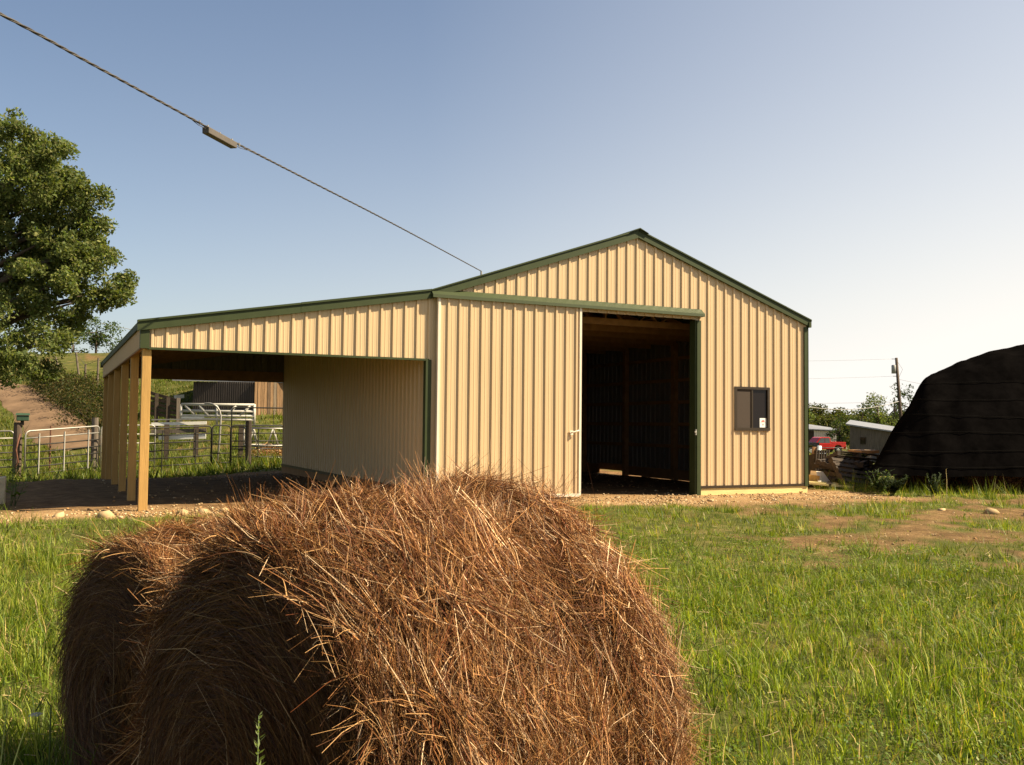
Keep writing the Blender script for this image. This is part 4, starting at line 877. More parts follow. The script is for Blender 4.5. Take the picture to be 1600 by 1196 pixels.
# cattle loading chute: dark sloping boards
x, y = at(255, 44); g = empty('loading_chute', (x, y, tz(x, y)), 'dark wooden loading chute with sloping side boards', 'loading chute')
def ch(px, py, d=44): return (*at(px, d), zat(px, py, d))
for k in range(5):
    MB().beam(ch(225, 611+k*8.2), ch(281, 627+k*6.6), 0.05, 0.14).build('board', M['dark_wood'], g)
for px, py in ((245, 615), (263, 621), (279, 622)):
    a_ = ch(px, py, 43.8); MB().box(a_[0]-0.08, a_[0]+0.08, a_[1]-0.08, a_[1]+0.08, tz(a_[0], a_[1])-0.3, a_[2]).build('post', M['old_wood' if px == 279 else 'dark_wood'], g)
# small white sign
x, y = at(280, 50); zt_ = zat(280, 618, 50); g = empty('field_sign', (x, y, tz(x, y)), 'small white board sign on a stake on the green hillside', 'sign')
MB().box(x-0.03, x+0.03, y-0.03, y+0.03, tz(x, y)-0.3, zt_).build('stake', M['old_wood'], g)
MB().beam((*at(272, 49.9), zt_-0.09), (*at(288, 49.9), zt_-0.04), 0.03, 0.18).build('board', M['white_paint'], g)
# round feeder ring with hay
x, y = at(420, 37); z0 = tz(x, y); g = empty('feeder_ring', (x, y, z0), 'silver round bale feeder ring with slanted bars by the barn wall', 'feeder')
for z, r_ in ((0.05, 0.9), (0.5, 0.9), (1.15, 0.9)):
    MB().tube([(x+r_*math.cos(a), y+r_*math.sin(a), z0+z) for a in np.linspace(0, 2*math.pi, 25)], 0.03, 6, False).build('hoop', M['steel'], g, True)
for k in range(14):
    a = k*2*math.pi/14; b = a + 0.22*(-1)**k
    MB().tube([(x+0.9*math.cos(a), y+0.9*math.sin(a), z0+0.5), (x+0.9*math.cos(b), y+0.9*math.sin(b), z0+1.15)], 0.022, 5).build('bar', M['steel'], g, True)
rg = np.random.default_rng(5); n = 2500; a = rg.uniform(0, 6.28, n); r_ = 0.8*np.sqrt(rg.random(n)); P = np.stack([x+r_*np.cos(a), y+r_*np.sin(a), z0+0.5*(1-(r_/0.85)**2)*rg.random(n)+0.02], 1)
D = unit(rg.normal(0, 1, (n, 3))*np.array([1, 1, 0.4])); Vs, Fs = ribbons(P, D, unit(np.cross(D, rg.normal(0, 1, (n, 3)))), rg.uniform(0.1, 0.35, n), np.full(n, 0.02), np.zeros((n, 3)), 2)
o = np_mesh('feeder_hay', Vs, Fs, np.repeat(HAYC[rg.choice(6, n)]*1.1, 6, 0), M['hay']); tag(o, 'reddish brown leftover hay inside the feeder ring', 'hay', kind='stuff')
# old barn
d = 48.0; xl, yl = at(302, d); xm_, ym_ = at(397, d); xr, yr = at(470, d+1.5)
g = empty('old_barn', (xl, yl, tz(xl, yl)), 'weathered old barn, dark tin left part and brown plank right part, seen through the lean-to', 'barn')
zt_ = zat(350, 597, d); zb_ = zat(350, 657, d)-0.4; zb2 = zat(420, 662, d)
u_ = Vector((xm_-xl, ym_-yl, 0)); nrm = Vector((-u_.y, u_.x, 0)).normalized()
Lt = u_.length; ud = u_.normalized()
for k in range(4):
    a0, a1 = Lt*k/4, Lt*(k+1)/4
    mb = MB(); npt = 14
    for i in range(npt+1):
        s_ = a0+(a1-a0)*i/npt; off = nrm*(0.02*(i % 2)); q = Vector((xl, yl, 0))+ud*s_+off
        mb.v += [(q.x, q.y, zb_), (q.x, q.y, zt_)]
    for i in range(npt): mb.f.append((2*i, 2*i+2, 2*i+3, 2*i+1))
    mb.build('tin_sheet', M['old_metal'], g)
u2 = Vector((xr-xm_, yr-ym_, 0)); L2 = u2.length; u2.normalize(); n2 = Vector((-u2.y, u2.x, 0))
npl = 15
for k in range(npl):
    q0 = Vector((xm_, ym_, 0))+u2*(L2*k/npl+0.008)-n2*0.06-n2*R_.uniform(0, 0.03); q1 = Vector((xm_, ym_, 0))+u2*(L2*(k+1)/npl-0.008)-n2*0.06-n2*R_.uniform(0, 0.03)
    e = zb2-R_.uniform(0, 0.12)
    mb = MB(); mb.hexa([(q0.x, q0.y, e), (q1.x, q1.y, e), (q1.x+n2.x*0.03, q1.y+n2.y*0.03, e), (q0.x+n2.x*0.03, q0.y+n2.y*0.03, e), (q0.x, q0.y, zt_+0.05), (q1.x, q1.y, zt_+0.05), (q1.x+n2.x*0.03, q1.y+n2.y*0.03, zt_+0.05), (q0.x+n2.x*0.03, q0.y+n2.y*0.03, zt_+0.05)])
    mb.build('plank', M[R_.choice(['plank_wood', 'plank_wood', 'plank_grey', 'plank_dark'])], g)
bk = nrm*7.0; A = Vector((xl, yl, 0)); B = Vector((xr, yr, 0))
mb = MB(); mb.hexa([(A+nrm*0.08).to_tuple()[:2]+(zb_,), (B+nrm*0.10).to_tuple()[:2]+(zb2-0.1,), (B+bk).to_tuple()[:2]+(zb2-0.1,), (A+bk).to_tuple()[:2]+(zb_,), (A+nrm*0.08).to_tuple()[:2]+(zt_,), (B+nrm*0.10).to_tuple()[:2]+(zt_,), (B+bk).to_tuple()[:2]+(zt_,), (A+bk).to_tuple()[:2]+(zt_,)]); mb.build('wall', M['dark_wood'], g)
A2 = A-ud*0.9-nrm*0.5; B2 = B+ud*0.5-nrm*0.5; A3 = A-ud*0.9+nrm*3.5; B3 = B+ud*0.5+nrm*3.5; A4 = A-ud*0.9+nrm*7.5; B4 = B+ud*0.5+nrm*7.5
def v3(v, z): return (v.x, v.y, z)
mb = MB(); mb.hexa([v3(A2, zt_+0.02), v3(B2, zt_+0.02), v3(B3, zt_+1.6), v3(A3, zt_+1.6), v3(A2, zt_+0.09), v3(B2, zt_+0.09), v3(B3, zt_+1.67), v3(A3, zt_+1.67)])
mb.build('roof', M['roof_tin'], g)
mb = MB(); mb.hexa([v3(A3, zt_+1.605), v3(B3, zt_+1.605), v3(B4, zt_+0.02), v3(A4, zt_+0.02), v3(A3, zt_+1.675), v3(B3, zt_+1.675), v3(B4, zt_+0.09), v3(A4, zt_+0.09)]); mb.build('roof', M['roof_tin'], g)

# concrete block / pale post stub at the far left
x, y = at(-8, 17.2); z = tz(x, y)
o = MB().hexa([(x-0.35, y-0.2, z-0.1), (x+0.22, y-0.2, z-0.1), (x+0.22, y+0.2, z-0.1), (x-0.35, y+0.2, z-0.1), (x-0.33, y-0.18, z+0.45), (x+0.23, y-0.18, z+0.50), (x+0.23, y+0.18, z+0.50), (x-0.33, y+0.18, z+0.45)]).build('stone_block', M['block'], bevel=0.02); tag(o, 'pale tan squared stone block at the left edge', 'block')

# ------------------------------------------------------------------ overhead cable with splice box
def on_plane_y(px, py, Y):
    dv = fw + rt2*(px-800)/F_PX - up2*(py-598)/F_PX; t_ = (Y-CAM[1])/dv[1]; return Vector(CAM + dv*t_)
E1 = on_plane_y(752, 424, 8.4)
def pt_d(px, py, dd): return Vector(CAM + (fw + rt2*(px-800)/F_PX - up2*(py-598)/F_PX)*dd)
ctrl = [pt_d(-420, -190, 6.3), pt_d(0, 22, 8.4), pt_d(150, 104, 9.9), pt_d(322, 198, 12.3), pt_d(365, 222, 13.0), pt_d(480, 281, 15.6), pt_d(620, 353, 19.3), E1]
path = []
for i in range(len(ctrl)-1):
    p0, p1, p2, p3 = ctrl[max(i-1, 0)], ctrl[i], ctrl[i+1], ctrl[min(i+2, len(ctrl)-1)]
    for k in range(20):
        t_ = k/20; path.append(0.5*((2*p1)+(p2-p0)*t_+(2*p0-5*p1+4*p2-p3)*t_*t_+(3*p1-p0-3*p2+p3)*t_**3))
path.append(ctrl[-1])
cab = empty('overhead_cable', E1, 'twisted overhead power cable running down from upper left to the barn roof', 'cable')
fine = []
for a_, b_ in zip(path[:-1], path[1:]):
    for k in range(6): fine.append(a_.lerp(b_, k/6))
fine.append(path[-1])
acc = 0; seq = []
for i, q in enumerate(fine):
    if i: acc += (q-fine[i-1]).length
    d_ = (fine[min(i+1, len(fine)-1)]-fine[max(i-1, 0)]).normalized(); a_ = d_.cross(Vector((0, 0, 1))).normalized(); b_ = a_.cross(d_)
    seq.append((q, a_, b_, acc))
for k in range(3):
    ph = 2*math.pi*k/3
    MB().tube([q + (a_*math.cos(ph+s_*11)+b_*math.sin(ph+s_*11))*0.0085 for q, a_, b_, s_ in seq], 0.0075, 5).build('strand', M['cable' if k else 'wire'], cab, True)
c1, c2 = ctrl[3], ctrl[4]; dd_ = (c2-c1).normalized()
mb = MB(); mb.beam(c1-dd_*0.01-Vector((0, 0, 0.048)), c2+dd_*0.01-Vector((0, 0, 0.048)), 0.10, 0.085); sb = mb.build('splice_box', M['grey_box'], cab, bevel=0.008)
for t_ in (0.06, 0.5, 0.94):
    q = c1.lerp(c2, t_); MB().tube([q-Vector((0, 0, 0.01)), q+Vector((0, 0, 0.03))], 0.012 if t_ != 0.5 else 0.007, 7).build('clamp', M['steel'], sb)
for s_, e_ in ((-1, c1), (1, c2)):
    for k in range(2):
        q0 = e_ + Vector((0, 0, -0.03+0.03*k)); q1 = e_ + dd_*(s_*(0.45+0.2*k)) + Vector((0, 0, 0.0))
        MB().tube([q0, q0.lerp(q1, 0.4)-Vector((0, 0, 0.018*(1-k))), q1], 0.0045, 5).build('tail_wire', M['cable'], cab, True)
    q = e_+dd_*(s_*0.16); MB().tube([q-Vector((0, 0, 0.02)), q+Vector((0, 0, 0.03))], 0.01, 6).build('clip', M['steel'], cab)
MB().tube([(E1.x, E1.y, roof_z(E1.x)-0.1), (E1.x, E1.y, E1.z-0.01)], 0.03, 8).build('service_mast', M['steel'], cab)

# ------------------------------------------------------------------ utility pole and lines on the right
dp = 92.0
bx, by = at(1412, dp); tx_, ty_ = at(1401.5, dp); zt_ = zat(1401, 559, dp); zb_ = tz(bx, by)
g = empty('utility_pole', (bx, by, zb_), 'leaning wooden utility pole with a transformer, left of the black cover', 'utility pole')
B0 = Vector((bx, by, zb_-0.5)); T0 = Vector((tx_, ty_, zt_))
MB().tube([B0, T0], [0.20, 0.13], 10).build('pole', M['pole'], g, True)
def on_pole(f_): return B0.lerp(T0, f_)
hgt = (T0-B0).length
def at_z(py): return on_pole((zat(1405, py, dp)-B0.z)/(T0.z-B0.z))
q = at_z(577)-Vector((math.cos(YAW), -math.sin(YAW), 0))*0.34; MB().tube([q-Vector((0, 0, 0.42)), q+Vector((0, 0, 0.36)), q+Vector((0, 0, 0.42))], [0.21, 0.21, 0.14], 10).build('transformer', M['transformer'], g, True)
for py in (561, 588): 
    q = at_z(py); MB().beam(q-Vector((math.cos(YAW), -math.sin(YAW), 0))*0.45, q+Vector((0.15, 0, 0)), 0.05, 0.05).build('arm', M['dark_wood'], g)
MB().tube([at_z(565)+Vector((.13, 0, 0)), at_z(577)+Vector((.5, -.2, 0)), at_z(590)+Vector((.15, 0, 0))], 0.012, 4).build('jumper_wire', M['wire'], g)
def line(p, q, sag, r, label, n=24):
    pts = [p.lerp(q, i/n) - Vector((0, 0, sag*4*(i/n)*(1-i/n))) for i in range(n+1)]
    o = MB().tube(pts, r, 5, True).build('power_line', M['thin_wire'], None, True); tag(o, label, 'power line'); return o
sx = Vector((math.cos(YAW), -math.sin(YAW), 0))
def far(px, py, d_): return Vector((*at(px, d_), zat(px, py, d_)))
line(at_z(561)-sx*0.4, far(900, 558, 90), 0.3, 0.009, 'topmost thin power line leaving the utility pole to the left')
line(at_z(588)-sx*0.4, far(900, 588, 90), 0.3, 0.009, 'second thin power line, just below the transformer')
line(at_z(628), far(900, 628, 90), 0.2, 0.013, 'thin straight power line just above the tree tops')
line(at_z(627), far(1170, 612, 70), 1.05, 0.026, 'thick sagging pale cable across the far tree tops')
line(at_z(593)+sx*0.1, far(1700, 640, 85), 0.2, 0.012, 'thin guy line from the pole down to the right')
# faint line at the left behind the big tree
line(far(60, 482, 80), far(420, 556, 80), 0.2, 0.022, 'thin power line crossing above the lean-to roof at left')

# ------------------------------------------------------------------ sheds on the right
def shed(pxl, pxr, d, ytl, ytr, yb, depth, label, m_wall, m_roof, npl, win_px=None, roof_drop=0.0, front_over=0.25, skew=0.0):
    xl, yl = at(pxl, d); xr, yr = at(pxr, d+skew); A = Vector((xl, yl, 0)); B = Vector((xr, yr, 0)); u = (B-A); Ls = u.length; u.normalize(); nb = Vector((-u.y, u.x, 0))
    ztl, ztr, zb = zat(pxl, ytl, d), zat(pxr, ytr, d+skew), zat(pxl, yb, d)-0.3
    g = empty('shed', (xl, yl, zb), label, 'shed')
    for k in range(npl):
        s0, s1 = Ls*k/npl+0.006, Ls*(k+1)/npl-0.006; o_ = -nb*R_.uniform(0.0, 0.015)
        z0_, z1_ = ztl+(ztr-ztl)*s0/Ls, ztl+(ztr-ztl)*s1/Ls
        q0 = A+u*s0+o_; q1 = A+u*s1+o_; b0 = q0+nb*0.03; b1 = q1+nb*0.03
        MB().hexa([v3(q0, zb), v3(q1, zb), v3(b1, zb), v3(b0, zb), v3(q0, z0_), v3(q1, z1_), v3(b1, z1_), v3(b0, z0_)]).build('plank', M[m_wall], g)
    a0 = A+nb*0.04; b0 = B+nb*0.04; a1 = A+nb*depth; b1 = B+nb*depth
    MB().hexa([v3(a0, zb), v3(b0, zb), v3(b1, zb), v3(a1, zb), v3(a0, ztl-0.01), v3(b0, ztr-0.01), v3(b1, ztr-0.01-roof_drop), v3(a1, ztl-0.01-roof_drop)]).build('wall', M[m_wall], g)
    a0 = A-nb*front_over-u*0.3; b0 = B-nb*front_over+u*0.3; a1 = A+nb*(depth+0.2)-u*0.3; b1 = B+nb*(depth+0.2)+u*0.3; e = (ztr-ztl)/Ls*0.3
    MB().hexa([v3(a0, ztl-e+0.02), v3(b0, ztr+e+0.02), v3(b1, ztr+e+0.02-roof_drop), v3(a1, ztl-e+0.02-roof_drop), v3(a0, ztl-e+0.13), v3(b0, ztr+e+0.13), v3(b1, ztr+e+0.13-roof_drop), v3(a1, ztl-e+0.13-roof_drop)]).build('roof', M[m_roof], g)
    if win_px:
        for (w0, w1, y0_, y1_) in win_px:
            dw = [d+skew*(w_-pxl)/(pxr-pxl)-0.05 for w_ in (w0, w1)]; p0 = Vector((*at(w0, dw[0]), zat(w0, y1_, d))); p1 = Vector((*at(w1, dw[1]), zat(w1, y0_, d)))
            wo = MB(); q0 = Vector((p0.x, p0.y, 0)); q1 = Vector((p1.x, p1.y, 0)); f0 = -nb*0.02
            wo.hexa([v3(q0+f0, p0.z), v3(q1+f0, p0.z), v3(q1+nb*0.06, p0.z), v3(q0+nb*0.06, p0.z), v3(q0+f0, p1.z), v3(q1+f0, p1.z), v3(q1+nb*0.06, p1.z), v3(q0+nb*0.06, p1.z)])
            wi = wo.build('window', M['dark_wood'], g)
            ua = (q1-q0).normalized(); f1 = -nb*0.026
            for (s0, s1) in ((0.08, 0.46), (0.54, 0.92)):
                i0 = q0.lerp(q1, s0); i1 = q0.lerp(q1, s1); zA, zB = p0.z+0.06, p1.z-0.06
                MB().hexa([v3(i0+f1, zA), v3(i1+f1, zA), v3(i1, zA), v3(i0, zA), v3(i0+f1, zB), v3(i1+f1, zB), v3(i1, zB), v3(i0, zB)]).build('pane', M['glass'], wi)
    return g
shed(1328, 1400, 76, 665.5, 676.5, 714, 5, 'grey weathered board shed with slanted tin roof and one dark window', 'old_wood', 'roof_tin', 17, [(1344, 1353, 683, 694)], -0.35, 0.25, -1.35)
# white shed with low gable roof
d = 128; xl, yl = at(1235, d); g = empty('shed', (xl, yl, tz(xl, yl)), 'low white shed with grey roof behind the red pickup', 'shed')
A = Vector((*at(1235, d), 0)); C_ = Vector((*at(1272, d-0.06), 0)); B = Vector((*at(1307, d-0.06), 0)); u = (B-C_).normalized(); nb = Vector((-u.y, u.x, 0)); ze = zat(1290, 673.5, d); zb = zat(1290, 708, d); zr = zat(1240, 664, d)
Lw = (B-C_).length
for k in range(10):
    s0, s1 = Lw*k/10+0.008, Lw*(k+1)/10-0.008; q0 = C_+u*s0; q1 = C_+u*s1
    MB().hexa([v3(q0, zb), v3(q1, zb), v3(q1+nb*0.04, zb), v3(q0+nb*0.04, zb), v3(q0, ze), v3(q1, ze), v3(q1+nb*0.04, ze), v3(q0+nb*0.04, ze)]).build('plank', M['whitewash'], g)
MB().hexa([v3(A+nb*0.05, zb), v3(B+nb*0.05, zb), v3(B+nb*6, zb), v3(A+nb*6, zb), v3(A+nb*0.05, ze), v3(B+nb*0.05, ze), v3(B+nb*6, ze), v3(A+nb*6, ze)]).build('wall', M['dark_wood'], g)
ru = u*0.35; MB().hexa([v3(A-nb*0.4, ze+0.25), v3(B+ru-nb*0.4, ze), v3(B+ru+nb*3, ze+0.35), v3(A+nb*3, ze+1.25), v3(A-nb*0.4, ze+0.37), v3(B+ru-nb*0.4, ze+0.12), v3(B+ru+nb*3, ze+0.47), v3(A+nb*3, ze+1.37)]).build('roof', M['roof_tin'], g)

# ------------------------------------------------------------------ pickup trucks
def pickup(px_c, d, heading, label, paint, name='pickup_truck'):
    x, y = at(px_c, d); z = tz(x, y)
    g = empty(name, (x, y, z), label, 'pickup truck'); g.rotation_euler[2] = heading
    def bl(mb, nm, m, par, **k): return mb.build(nm, M[m], par, world=False, **k)
    body = MB()                                # local: +x towards the rear, width along y
    prof_ = [(-2.62, 0.48), (-2.66, 0.72), (-2.60, 1.00), (-1.15, 1.10), (2.62, 1.08), (2.66, 0.62), (2.60, 0.50), (2.15, 0.50), (2.02, 0.82), (1.80, 0.94), (1.50, 0.94), (1.28, 0.82), (1.15, 0.46), (-1.15, 0.44), (-1.28, 0.82), (-1.5, 0.94), (-1.8, 0.94), (-2.02, 0.82), (-2.15, 0.48)]
    body.prism(prof_, -0.95, 0.95); bl(body, 'body', paint, g, bevel=0.03)
    cabp = [(-1.15, 1.08), (-0.55, 1.74), (-0.35, 1.80), (0.62, 1.80), (0.72, 1.72), (0.80, 1.08)]
    c = MB(); c.prism(cabp, -0.86, 0.86); cab_ = bl(c, 'cab', paint, g, bevel=0.04)
    w = MB(); w.prism([(-0.86, 1.14), (-0.46, 1.68), (0.0, 1.70), (0.0, 1.14)], -0.875, 0.875); bl(w, 'side_window', 'car_glass', cab_)
    w = MB(); w.prism([(0.06, 1.14), (0.06, 1.70), (0.60, 1.70), (0.68, 1.14)], -0.875, 0.875); bl(w, 'side_window', 'car_glass', cab_)
    bed = MB(); bed.box(0.95, 2.5, -0.80, 0.80, 1.082, 1.086); bl(bed, 'bed_floor', 'rubber', g)
    for sy in (-1, 1):
        bx_ = MB(); bx_.box(0.86, 2.62, min(sy*0.95, sy*0.83), max(sy*0.95, sy*0.83), 1.09, 1.26); bl(bx_, 'bed_side', paint, g, bevel=0.02)
        tr = MB(); tr.box(-2.0, 2.3, min(sy*0.955, sy*0.965), max(sy*0.955, sy*0.965), 0.60, 0.66); bl(tr, 'side_trim', 'chrome', g)
        for xw in (-1.65, 1.65):
            wh = MB(); wh.tube([(xw, sy*0.72, 0.36), (xw, sy*0.76, 0.36), (xw, sy*0.94, 0.36), (xw, sy*0.965, 0.36)], [0.33, 0.37, 0.37, 0.33], 20); wo = bl(wh, 'wheel', 'rubber', g)
            hb = MB(); hb.tube([(xw, sy*0.95, 0.36), (xw, sy*0.98, 0.36)], [0.22, 0.19], 14); bl(hb, 'hub', 'chrome', wo)
    tg_ = MB(); tg_.box(2.58, 2.66, -0.82, 0.82, 0.70, 1.25); bl(tg_, 'tailgate', paint, g)
    b2 = MB(); b2.box(2.66, 2.80, -0.9, 0.9, 0.48, 0.64); bl(b2, 'rear_bumper', 'chrome', g)
    b3 = MB(); b3.box(-2.82, -2.66, -0.92, 0.92, 0.48, 0.66); bl(b3, 'front_bumper', 'chrome', g)
    return g
t1 = pickup(1282, 108, -YAW + 0.22, 'red pickup truck parked on the far grass before the white shed', 'red')
t2 = pickup(1238, 102, -YAW + 0.1, 'black pickup truck showing only its tail past the barn corner', 'black_paint')

# ------------------------------------------------------------------ black cover over stacked bales
def mound():
    d0 = 21.3; lL = (1360-800)/F_PX*d0; Lm = 13.0
    ls = np.array([-0.05, 0.2, 0.45, 0.8, 1.05, 1.16, 1.3, 2.2, 3.4, 5.5, 9, 12.0, 13.0]); hs = np.array([0.35, 0.85, 1.35, 1.85, 2.25, 2.62, 2.72, 3.12, 3.52, 3.85, 3.9, 3.4, 1.2])
    nu, nv = 150, 70
    u = np.concatenate([np.linspace(-0.05, 1.6, 50), np.linspace(1.66, Lm, nu-50)]); v = np.linspace(-1, 1, nv)
    U, Vv = np.meshgrid(u, v, indexing='ij'); H = sum(np.interp(U+o_, ls, hs) for o_ in (-0.16, -0.08, 0, 0.08, 0.16))/5
    wid = 2.9*np.clip(0.30+0.75*np.sqrt(np.clip(U/2.2, 0, 1)), 0, 1)
    av = np.abs(Vv); prof_ = (1-av**2.4)
    zz = 0.42 + (H-0.42)*prof_ + (fbm(U*0.55, Vv*1.6+U*0.1, 61, 2)-0.5)*0.16*prof_ + (fbm(U*2.2, Vv*5, 62, 4)-0.5)*0.10*prof_ + 0.03*np.abs(np.sin(U*3.1+4*fbm(U, Vv*3, 66, 2)))*prof_
    # drape fold where the upper layer of bales steps back
    zz += 0.07*np.exp(-((Vv+0.42+0.02*U)/0.09)**2)*sstep(1.0, 1.8, U) - 0.06*np.exp(-((Vv+0.55+0.02*U)/0.08)**2)*sstep(1.0, 1.8, U)
    hem = (av > 0.985); zz = np.where(hem, 0.40+0.10*(fbm(U*1.2, Vv*0, 63)-0.5), zz)
    dep = d0 + wid*0.95 + Vv*wid + (fbm(U*1.1+7, Vv*2, 67, 3)-0.5)*0.25; lat = lL + U + 0.40*(dep-d0)
    X = CAM[0] + dep*math.sin(YAW) + lat*math.cos(YAW); Y = CAM[1] + dep*math.cos(YAW) - lat*math.sin(YAW)
    Zt = np.mean(terrain(X[:, :nv//2], Y[:, :nv//2])) + zz
    Vt = np.stack([X.ravel(), Y.ravel(), Zt.ravel()], 1); I = np.arange(nu*nv).reshape(nu, nv)
    F = np.stack([I[:-1, :-1].ravel(), I[1:, :-1].ravel(), I[1:, 1:].ravel(), I[:-1, 1:].ravel()], 1)
    x, y = cw(lL+3, d0); g = empty('black_cover', (x, y, tz(x, y)), 'huge black shade cloth draped over a stack of hay at the right edge', 'tarpaulin')
    np_mesh('cloth', Vt, F, None, M['tarp'], g, True)
    G = np.stack([X, Y, Zt], 2)
    for zs in (0.62, 0.95, 1.35, 1.75, 2.15, 2.55):
        pts = []
        for i in range(6, nu-4, 2):
            col = zz[i, :nv//2]; zt_ = zs + 0.03*math.sin(u[i]*1.1+zs*4)
            if col.max() < zt_+0.05: continue
            j = int(np.argmax(col > zt_)); fj = (zt_-col[j-1])/max(col[j]-col[j-1], 1e-6); pts.append(Vector(G[i, j-1]*(1-fj)+G[i, j]*fj)+Vector((-0.02*math.sin(YAW), -0.02*math.cos(YAW), 0.012)))
        if len(pts) > 4: MB().tube(pts, 0.006, 5).build('seam', M['tarp_seam'], g, True)
    # bales peeping out under the hem
    for k in range(7):
        dd = d0 + 1.25 + 0.1*math.sin(k*2.3) + (0.75 if k == 0 else 0); l_ = lL+1.35+k*1.32+0.4*(dd-d0)
        rgk = np.random.default_rng(700+k); x, y = cw(l_, dd); z0 = tz(x, y); n = 2600
        e = empty('hay_bale', (x, y, z0), 'old brown hay bale showing under the hem of the black cover', 'hay bale', 'bales under the black cover')
        sdv = np.array([math.cos(YAW), -math.sin(YAW), 0]); fv = np.array([math.sin(YAW), math.cos(YAW), 0])
        mb = MB(); c0 = Vector((x, y, z0+0.45))
        mb.tube([c0 - Vector(fv)*0.62, c0-Vector(fv)*0.55, c0+Vector(fv)*0.6], [0.50, 0.62, 0.62], 20)
        o = mb.build('bale_body', M['dark_wood'], e, True)
        a = rgk.uniform(0, 6.28, n); r_ = 0.62*np.sqrt(rgk.random(n)); P = np.array(c0)[None] - fv[None]*(0.64+rgk.random(n)*0.03)[:, None] + sdv[None]*(r_*np.cos(a))[:, None]; P[:, 2] += r_*np.sin(a)
        D = unit(sdv[None]*(-np.sin(a))[:, None] + np.array([[0, 0, 1.0]])*np.cos(a)[:, None] + rgk.normal(0, 0.35, (n, 3)))
        Vs, Fs = ribbons(P, D, unit(np.cross(D, fv[None]+rgk.normal(0, 0.4, (n, 3)))), rgk.uniform(0.1, 0.3, n), np.full(n, 0.008), np.zeros((n, 3)), 2)
        o = np_mesh('straw_strands', Vs, Fs, np.repeat(HAYC[rgk.choice(6, n, p=[.3, .3, .15, .05, 0, .2])]*0.7, 6, 0), M['hay'], e); o['kind'] = 'stuff'
mound()

# ------------------------------------------------------------------ lumber, scrap and pallets by the right corner
d = 24.0
def lum(px0, y0, px1, y1, dd, w, h, label, m, grp=None):
    a_ = Vector((*at(px0, dd), zat(px0, y0, dd))); b_ = Vector((*at(px1, dd), zat(px1, y1, dd)))
    o = MB().beam(a_, b_, w, h).build('lumber_board', M[m]); tag(o, label, 'board', grp); return o
lum(1240, 752, 1331, 761, 22.6, 0.16, 0.05, 'long pale board sticking out rightmost from the lumber pile', 'skirt')
lum(1225, 751, 1308, 756, 23.0, 0.22, 0.05, 'yellow plank lying across the top of the lumber pile', 'skirt')
lum(1236, 744, 1278, 749.5, 23.3, 0.22, 0.20, 'short squared timber at the barn corner on the lumber pile', 'post')
lum(1240, 759, 1316, 762, 23.2, 0.2, 0.06, 'brown plank underneath the pale boards of the pile', 'lumber')
for px in (1262, 1300):
    a_ = at(px, 23.1); z = tz(*a_); o = MB().beam((a_[0]-0.5, a_[1]-0.4, z+0.06), (a_[0]+0.45, a_[1]+0.5, z+0.06), 0.12, 0.14).build('bearer_block', M['dark_wood'])
    tag(o, 'dark wooden bearer under the lumber pile, ' + ('close to the barn corner' if px == 1262 else 'at the outer end of the pile'), 'timber')
a_ = at(1281, 23.4); z = zat(1281, 748, 23.4); o = MB().hexa([(a_[0]-0.2, a_[1]-0.15, z-0.06), (a_[0]+0.25, a_[1]-0.12, z-0.10), (a_[0]+0.25, a_[1]+0.15, z-0.04), (a_[0]-0.2, a_[1]+0.15, z), (a_[0]-0.22, a_[1]-0.1, z+0.20), (a_[0]+0.0, a_[1]-0.1, z+0.18), (a_[0]+0.1, a_[1]+0.1, z+0.15), (a_[0]-0.2, a_[1]+0.1, z+0.2)]).build('paper_sack', M['whitewash']); tag(o, 'crumpled pale sack lying on the lumber pile', 'sack')
# upright scrap: rusty post with pale pipes
a_ = at(1275, 26); z = tz(*a_); zt_ = zat(1280, 704, 26)
o = MB().tube([(a_[0]-0.15, a_[1], z-0.2), (a_[0]+0.0, a_[1], z+0.9), (a_[0]+0.14, a_[1], zt_)], [0.09, 0.10, 0.06], 8).build('rusty_post', M['lumber'], None, True); tag(o, 'rust brown leaning post standing behind the lumber pile', 'post')
o = MB().tube([(a_[0]-0.25, a_[1]-0.25, z), (a_[0]-0.10, a_[1]-0.2, z+0.5), (a_[0]-0.02, a_[1]-0.15, z+0.95)], 0.06, 8).build('pale_pipe', M['blue_pale'], None, True); tag(o, 'pale blue grey pipe leaning on the rusty post, nearer the barn', 'pipe')
o = MB().tube([(a_[0]+0.12, a_[1]-0.25, z), (a_[0]+0.10, a_[1]-0.2, z+0.4), (a_[0]+0.12, a_[1]-0.15, z+0.8)], 0.05, 8).build('pale_pipe', M['blue_pale'], None, True); tag(o, 'short pale pipe leaning on the rusty post, further from the barn', 'pipe')
# wire crate
x, y = at(1283, 25.5); z = tz(x, y); g = empty('slatted_crate', (x, y, z), 'dark slatted crate tilted beside the rusty post', 'crate')
for k in range(6):
    s_ = -0.22+k*0.088; MB().beam((x+s_, y, z), (x+s_+0.06, y, z+0.85), 0.045, 0.03, (0, 1, 0)).build('slat', M['dark_wood'], g)
for zz_ in (0.1, 0.45, 0.8): MB().beam((x-0.25+zz_*0.07, y+0.04, z+zz_), (x+0.28+zz_*0.07, y+0.04, z+zz_), 0.03, 0.07).build('slat', M['dark_wood'], g)
MB().hexa([(x-0.2, y+0.07, z), (x+0.22, y+0.07, z), (x+0.2, y+0.4, z), (x-0.2, y+0.4, z), (x-0.15, y+0.07, z+0.75), (x+0.26, y+0.07, z+0.75), (x+0.2, y+0.4, z+0.7), (x-0.15, y+0.4, z+0.7)]).build('back_panel', M['dark_wood'], g)
